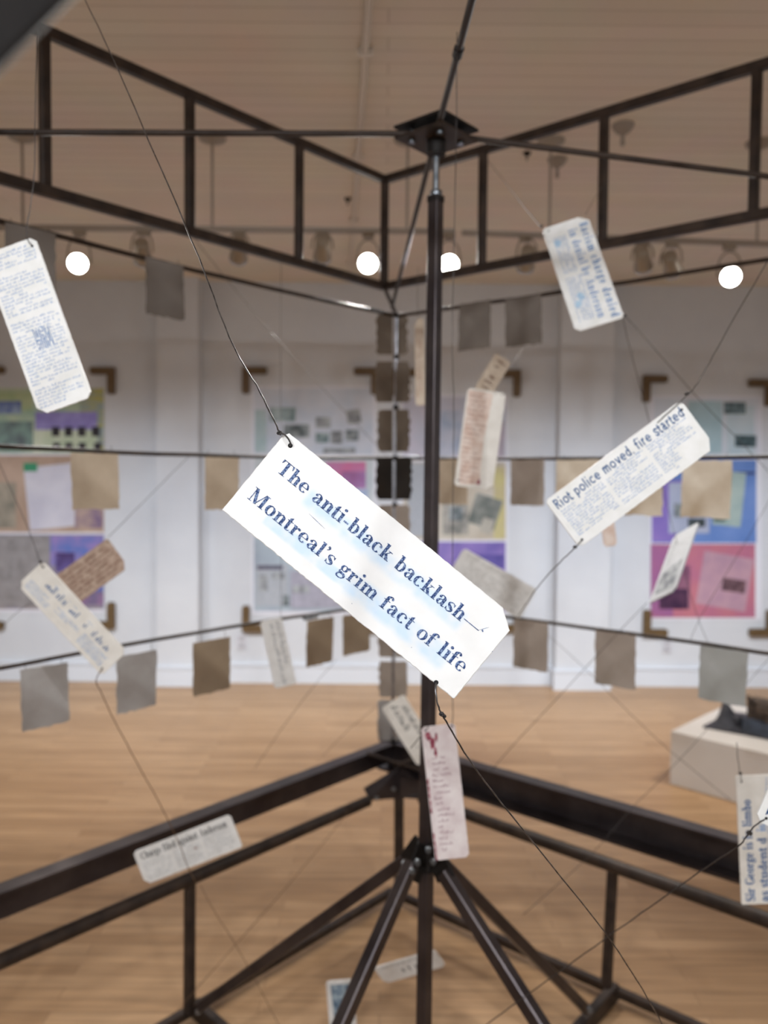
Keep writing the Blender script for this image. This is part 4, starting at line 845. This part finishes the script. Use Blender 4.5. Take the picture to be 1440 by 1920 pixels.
def track_lamp(pxy, aim, label, on=True, big=1.):
    c = on_y(pxy[0], pxy[1], TY - .02); A, B = (trA, trB) if c.x < trB.x else (trC, trD)
    t = (c.x - A.x) / (B.x - A.x); top = A.lerp(B, t); ax = (Vector(aim) - c).normalized()
    root = thing('track_lamp', top, label, 'track light', 'spotlights on the ceiling track')
    b = MB(); b.box(top - Vector((0, 0, .018)), .05, .026, .026); b.build('adapter', can_m, root)
    side = ax.cross(Vector((0, 0, 1))).normalized(); R_ = .042 * big
    back = c - ax * .05; P = []
    for k in range(13):
        a = math.pi * k / 12; P.append(back + side * (R_ + .006) * math.cos(a) + Vector((0, 0, 1)) * ((top.z - .03 - back.z) * math.sin(a) ** .7))
    b = MB(); b.tube(P, .004, 6); b.build('yoke', can_m, root)
    b = MB(); b.lathe([(.018, -.105), (.03, -.1), (R_ * .8, -.06), (R_ * .98, -.015), (R_, 0), (R_ * .95, .002), (R_ * .93, -.008)], c, ax, 24); can = b.build('can', can_m, root)
    b = MB(); b.lathe([(R_ * .93, -.002), (R_ * .7, .003), (R_ * .3, .006), (.001, .0065)], c, ax, 24); b.build('lens', lamp_glass if on else lamp_off, can)
    b = MB(); b.lathe([(R_ * .93, -.004), (R_ * 1.03, -.004), (R_ * 1.03, .006), (R_ * .93, .006), (R_ * .93, -.004)], c, ax, 24, caps=False); b.build('rim', rim_m, can)
    return c, ax
def spot(name, loc, aim, W_, size, blend=.6, col=(1, .96, .92), r=.04):
    l = bpy.data.lights.new(name, 'SPOT'); l.energy = W_; l.spot_size = math.radians(size); l.spot_blend = blend; l.color = col; l.shadow_soft_size = r
    o = bpy.data.objects.new(name, l); COL.objects.link(o); o.location = loc; o.rotation_euler = (Vector(aim) - Vector(loc)).to_track_quat('-Z', 'Y').to_euler(); return o
COOL = (.80, .88, 1.0); NEUT = (1, .95, .88)
for (p, l) in (((146, 494), 'leftmost of the glowing round spotlights facing the viewer'), ((690, 494), 'glowing round spotlight facing the viewer, just left of the truss corner'), ((842, 496), 'glowing round spotlight half hidden by the mast'), ((1370, 519), 'rightmost of the glowing round spotlights facing the viewer')):
    c, ax = track_lamp(p, (on_y(p[0], 500, TY).x * .35, .1, 1.3), l)
    spot('track_beam', c + ax * .02, c + ax * 3 + Vector((0, .6, -.9)), 70, 90, .8, (1, .97, .93))
tgt = ((268, 487, -1.2, 0), (447, 484, -.9, 0), (604, 482, -.4, 0), (985, 500, .5, 0), (1206, 500, 1.6, 0), (1262, 508, 2.0, 0))
for x, y, ax_, _ in tgt:
    nm = {268: 'grey unlit-looking spotlight left of centre, above the pilaster square', 447: 'spotlight turned sideways with a bright rim, between truss uprights', 604: 'spotlight turned to the wall left of the truss corner', 985: 'spotlight turned to the wall right of the mast', 1206: 'spotlight with a tall loop yoke right of the faded headline tag', 1262: 'spotlight turned to the wall, next to the rightmost glowing one'}[x]
    track_lamp((x, y), (ax_ * 1.35, WALL, 1.1), nm, on=False, big=.9)
# beams of the wall-facing lamps (and of those further along the track, out of view)
for x, tx in ((-3.3, -3.4), (-2.2, -2.4), (-1.1, -1.3), (-.2, -.25), (.75, .7), (1.35, 1.6), (2.1, 2.4), (3.2, 3.3)):
    spot('wall_beam', (x, TY + .12, 2.5), (tx, WALL - .1, .4), 98, 74, .9, COOL, .05)
# lamps of the next track, behind the viewer, that light the tags
for x, tx, w in ((-1.3, -.2, 155), (-.4, .0, 78), (.5, .25, 78), (1.6, .6, 145)):
    spot('rear_track_beam', (x, -1.9, 2.75), (tx, 1.3, 1.25), w, 62, .8, (.93, .96, 1.), .06)
# added fill spots, bounced off the white walls behind and beside the viewer
for x in (-3.4, -1.7, 0, 1.7, 3.4):
    spot('bounce_fill', (x, -2.3, 2.7), (x, YB, 1.2), 150, 95, .8, (1, .98, .94), .08)
for y in (-1.5, 1.2, 3.6):
    spot('bounce_fill', (XL + 1.6, y, 2.7), (XL, y, 1.1), 150, 95, .8, (1, .98, .94), .08)
    spot('bounce_fill', (XR - 1.6, y, 2.7), (XR, y, 1.1), 150, 95, .8, (1, .98, .94), .08)

# extra spots added at track height to brighten the floor and plinth top
for x, tx in ((-2.6, -2.3), (-.9, -.8), (.9, .7), (2.2, 2.4)):
    spot('floor_fill', (x, TY + .1, 2.55), (tx, TY + 1.0, 0), 120, 88, .9, (1, .96, .9), .05)
# ceiling fittings
for x, y, s_, l in ((1045, 298, .85, 'round grey ceiling fitting nearer the mast, above the faded headline tag'), (1168, 234, .85, 'round grey ceiling fitting nearer the top right truss'), (652, 372, .35, 'tiny dark sprinkler head on the ceiling left of the mast'), (988, 286, .35, 'tiny dark sprinkler head on the ceiling right of the mast')):
    c = on_z(x, y, CEIL); root = thing('ceiling_fitting', c, l, 'ceiling fitting', 'ceiling fittings')
    b = MB(); b.lathe([(.015 * s_, -.045 * s_), (.032 * s_, -.035 * s_), (.05 * s_, -.012 * s_), (.052 * s_, 0)], c, n=20); b.build('cap', mat('fitting_grey', (150, 140, 130), .6) if s_ > .5 else steel_dark, root)
    b = MB(); b.lathe([(.006 * s_, -.10 * s_), (.012 * s_, -.09 * s_), (.008 * s_, -.06 * s_), (.012 * s_, -.044 * s_)], c, n=12); b.build('stem', mat('fitting_grey', (150, 140, 130), .6) if s_ > .5 else steel_dark, root)

# ------------------------------------------------------------------ plinth with its dark objects
PH = .275
f0 = on_z(1258, 1370, PH); f1 = on_z(1440, 1413, PH); k0 = on_z(1356, 1318, PH)
ux = (f1 - f0).normalized(); uy = (k0 - f0); uy = (uy - ux * uy.dot(ux)); dp = uy.length * 1.02; uy = uy.normalized(); wd = 1.5
b = MB(); Pm = Matrix((ux, uy, Vector((0, 0, 1)))).transposed()
cc = f0 + ux * wd / 2 + uy * dp / 2; b.box((cc.x, cc.y, PH / 2), wd, dp, PH, Pm)
o = b.build('plinth', mat('plinth_paint', (206, 200, 194), .6, 0, (200, 194, 188), 3)); tag(o, 'low white plinth on the wood floor at right, carrying dark objects', 'plinth')
bv = o.modifiers.new('bevel', 'BEVEL'); bv.width = .004; bv.segments = 2
dk = mat('slate_dark', (72, 72, 78), .5, .1, (44, 44, 50), 16, 6, bump=.4); dk2 = mat('blue_slate', (70, 82, 100), .45, .1, (36, 40, 48), 14, 6, bump=.4); rustd = mat('brown_dark', (92, 78, 66), .7, .1, (50, 42, 38), 18, 6, bump=.4)
def onp(x, y, z=PH): return on_z(x, y, z)
b = MB(); b.slab([onp(1318, 1365), onp(1510, 1400), onp(1560, 1362), onp(1372, 1338)], (0, 0, 1), .012); o = b.build('slate_sheet', dk); tag(o, 'thin dark slate sheet lying on the white plinth', 'sheet')
b = MB(); base = onp(1362, 1357, PH + .012); r = random.Random(3); H_ = .125
ring = [base + Vector((math.cos(a) * .068 * r.uniform(.85, 1.15), math.sin(a) * .06 * r.uniform(.85, 1.1), 0)) for a in [2 * math.pi * k / 9 for k in range(9)]]
mid = [base + (p - base) * .55 + Vector((r.uniform(-.008, .008), 0, H_ * .5)) for p in ring]; tip = base + Vector((-.012, 0, H_))
tp3 = [base + (p - base) * .1 + Vector((-.012, 0, H_)) for p in ring]
b.add(ring + mid + tp3, [(i, (i + 1) % 9, 9 + (i + 1) % 9, 9 + i) for i in range(9)] + [(9 + i, 9 + (i + 1) % 9, 18 + (i + 1) % 9, 18 + i) for i in range(9)] + [tuple(range(18, 27)), tuple(range(9))[::-1]])
o = b.build('stone_cone', dk); tag(o, 'dark rough pyramid-shaped stone on the slate sheet', 'stone')
b = MB(); b.lathe([(.03, 0), (.032, .04), (.024, .055)], onp(1381, 1360, PH + .012), n=10); o = b.build('stone_lump', dk); tag(o, 'small rounded dark lump beside the pyramid stone', 'stone')
root = thing('carved_block', onp(1432, 1375, PH + .012), 'large dark block with brown top and blue-grey foot at the right edge of the plinth', 'carving')
q = onp(1418, 1378, PH + .012)
b = MB(); b.box(q + Vector((.06, .02, .035)), .19, .12, .07, Pm); o2 = b.build('foot', dk2, root)
b = MB(); b.box(q + Vector((.07, .03, .115)), .17, .1, .09, Pm); b.box(q + Vector((.02, -.02, .135)), .05, .04, .03, Pm); b.lathe([(.03, -.04), (.034, 0), (.03, .04)], q + Vector((.07, -.03, .10)), (1, .2, 0), 12); b.build('top', rustd, root)
b = MB(); b.lathe([(.012, 0), (.02, .02), (.008, .05)], q + Vector((-.01, .02, .15)), (-.6, 0, .8), 10); b.build('knob', rustd, root)

# ------------------------------------------------------------------ world, view
w = bpy.data.worlds.new('world'); S.world = w; w.use_nodes = True; w.node_tree.nodes['Background'].inputs['Color'].default_value = (.5, .5, .52, 1); w.node_tree.nodes['Background'].inputs['Strength'].default_value = .2
S.view_settings.view_transform = 'Standard'; S.view_settings.look = 'None'; S.view_settings.exposure = 0.0; S.view_settings.gamma = 1; S.view_settings.use_curve_mapping = False
try:
    S.cycles.max_bounces = 8; S.cycles.diffuse_bounces = 5; S.cycles.sample_clamp_indirect = 4
except Exception: pass
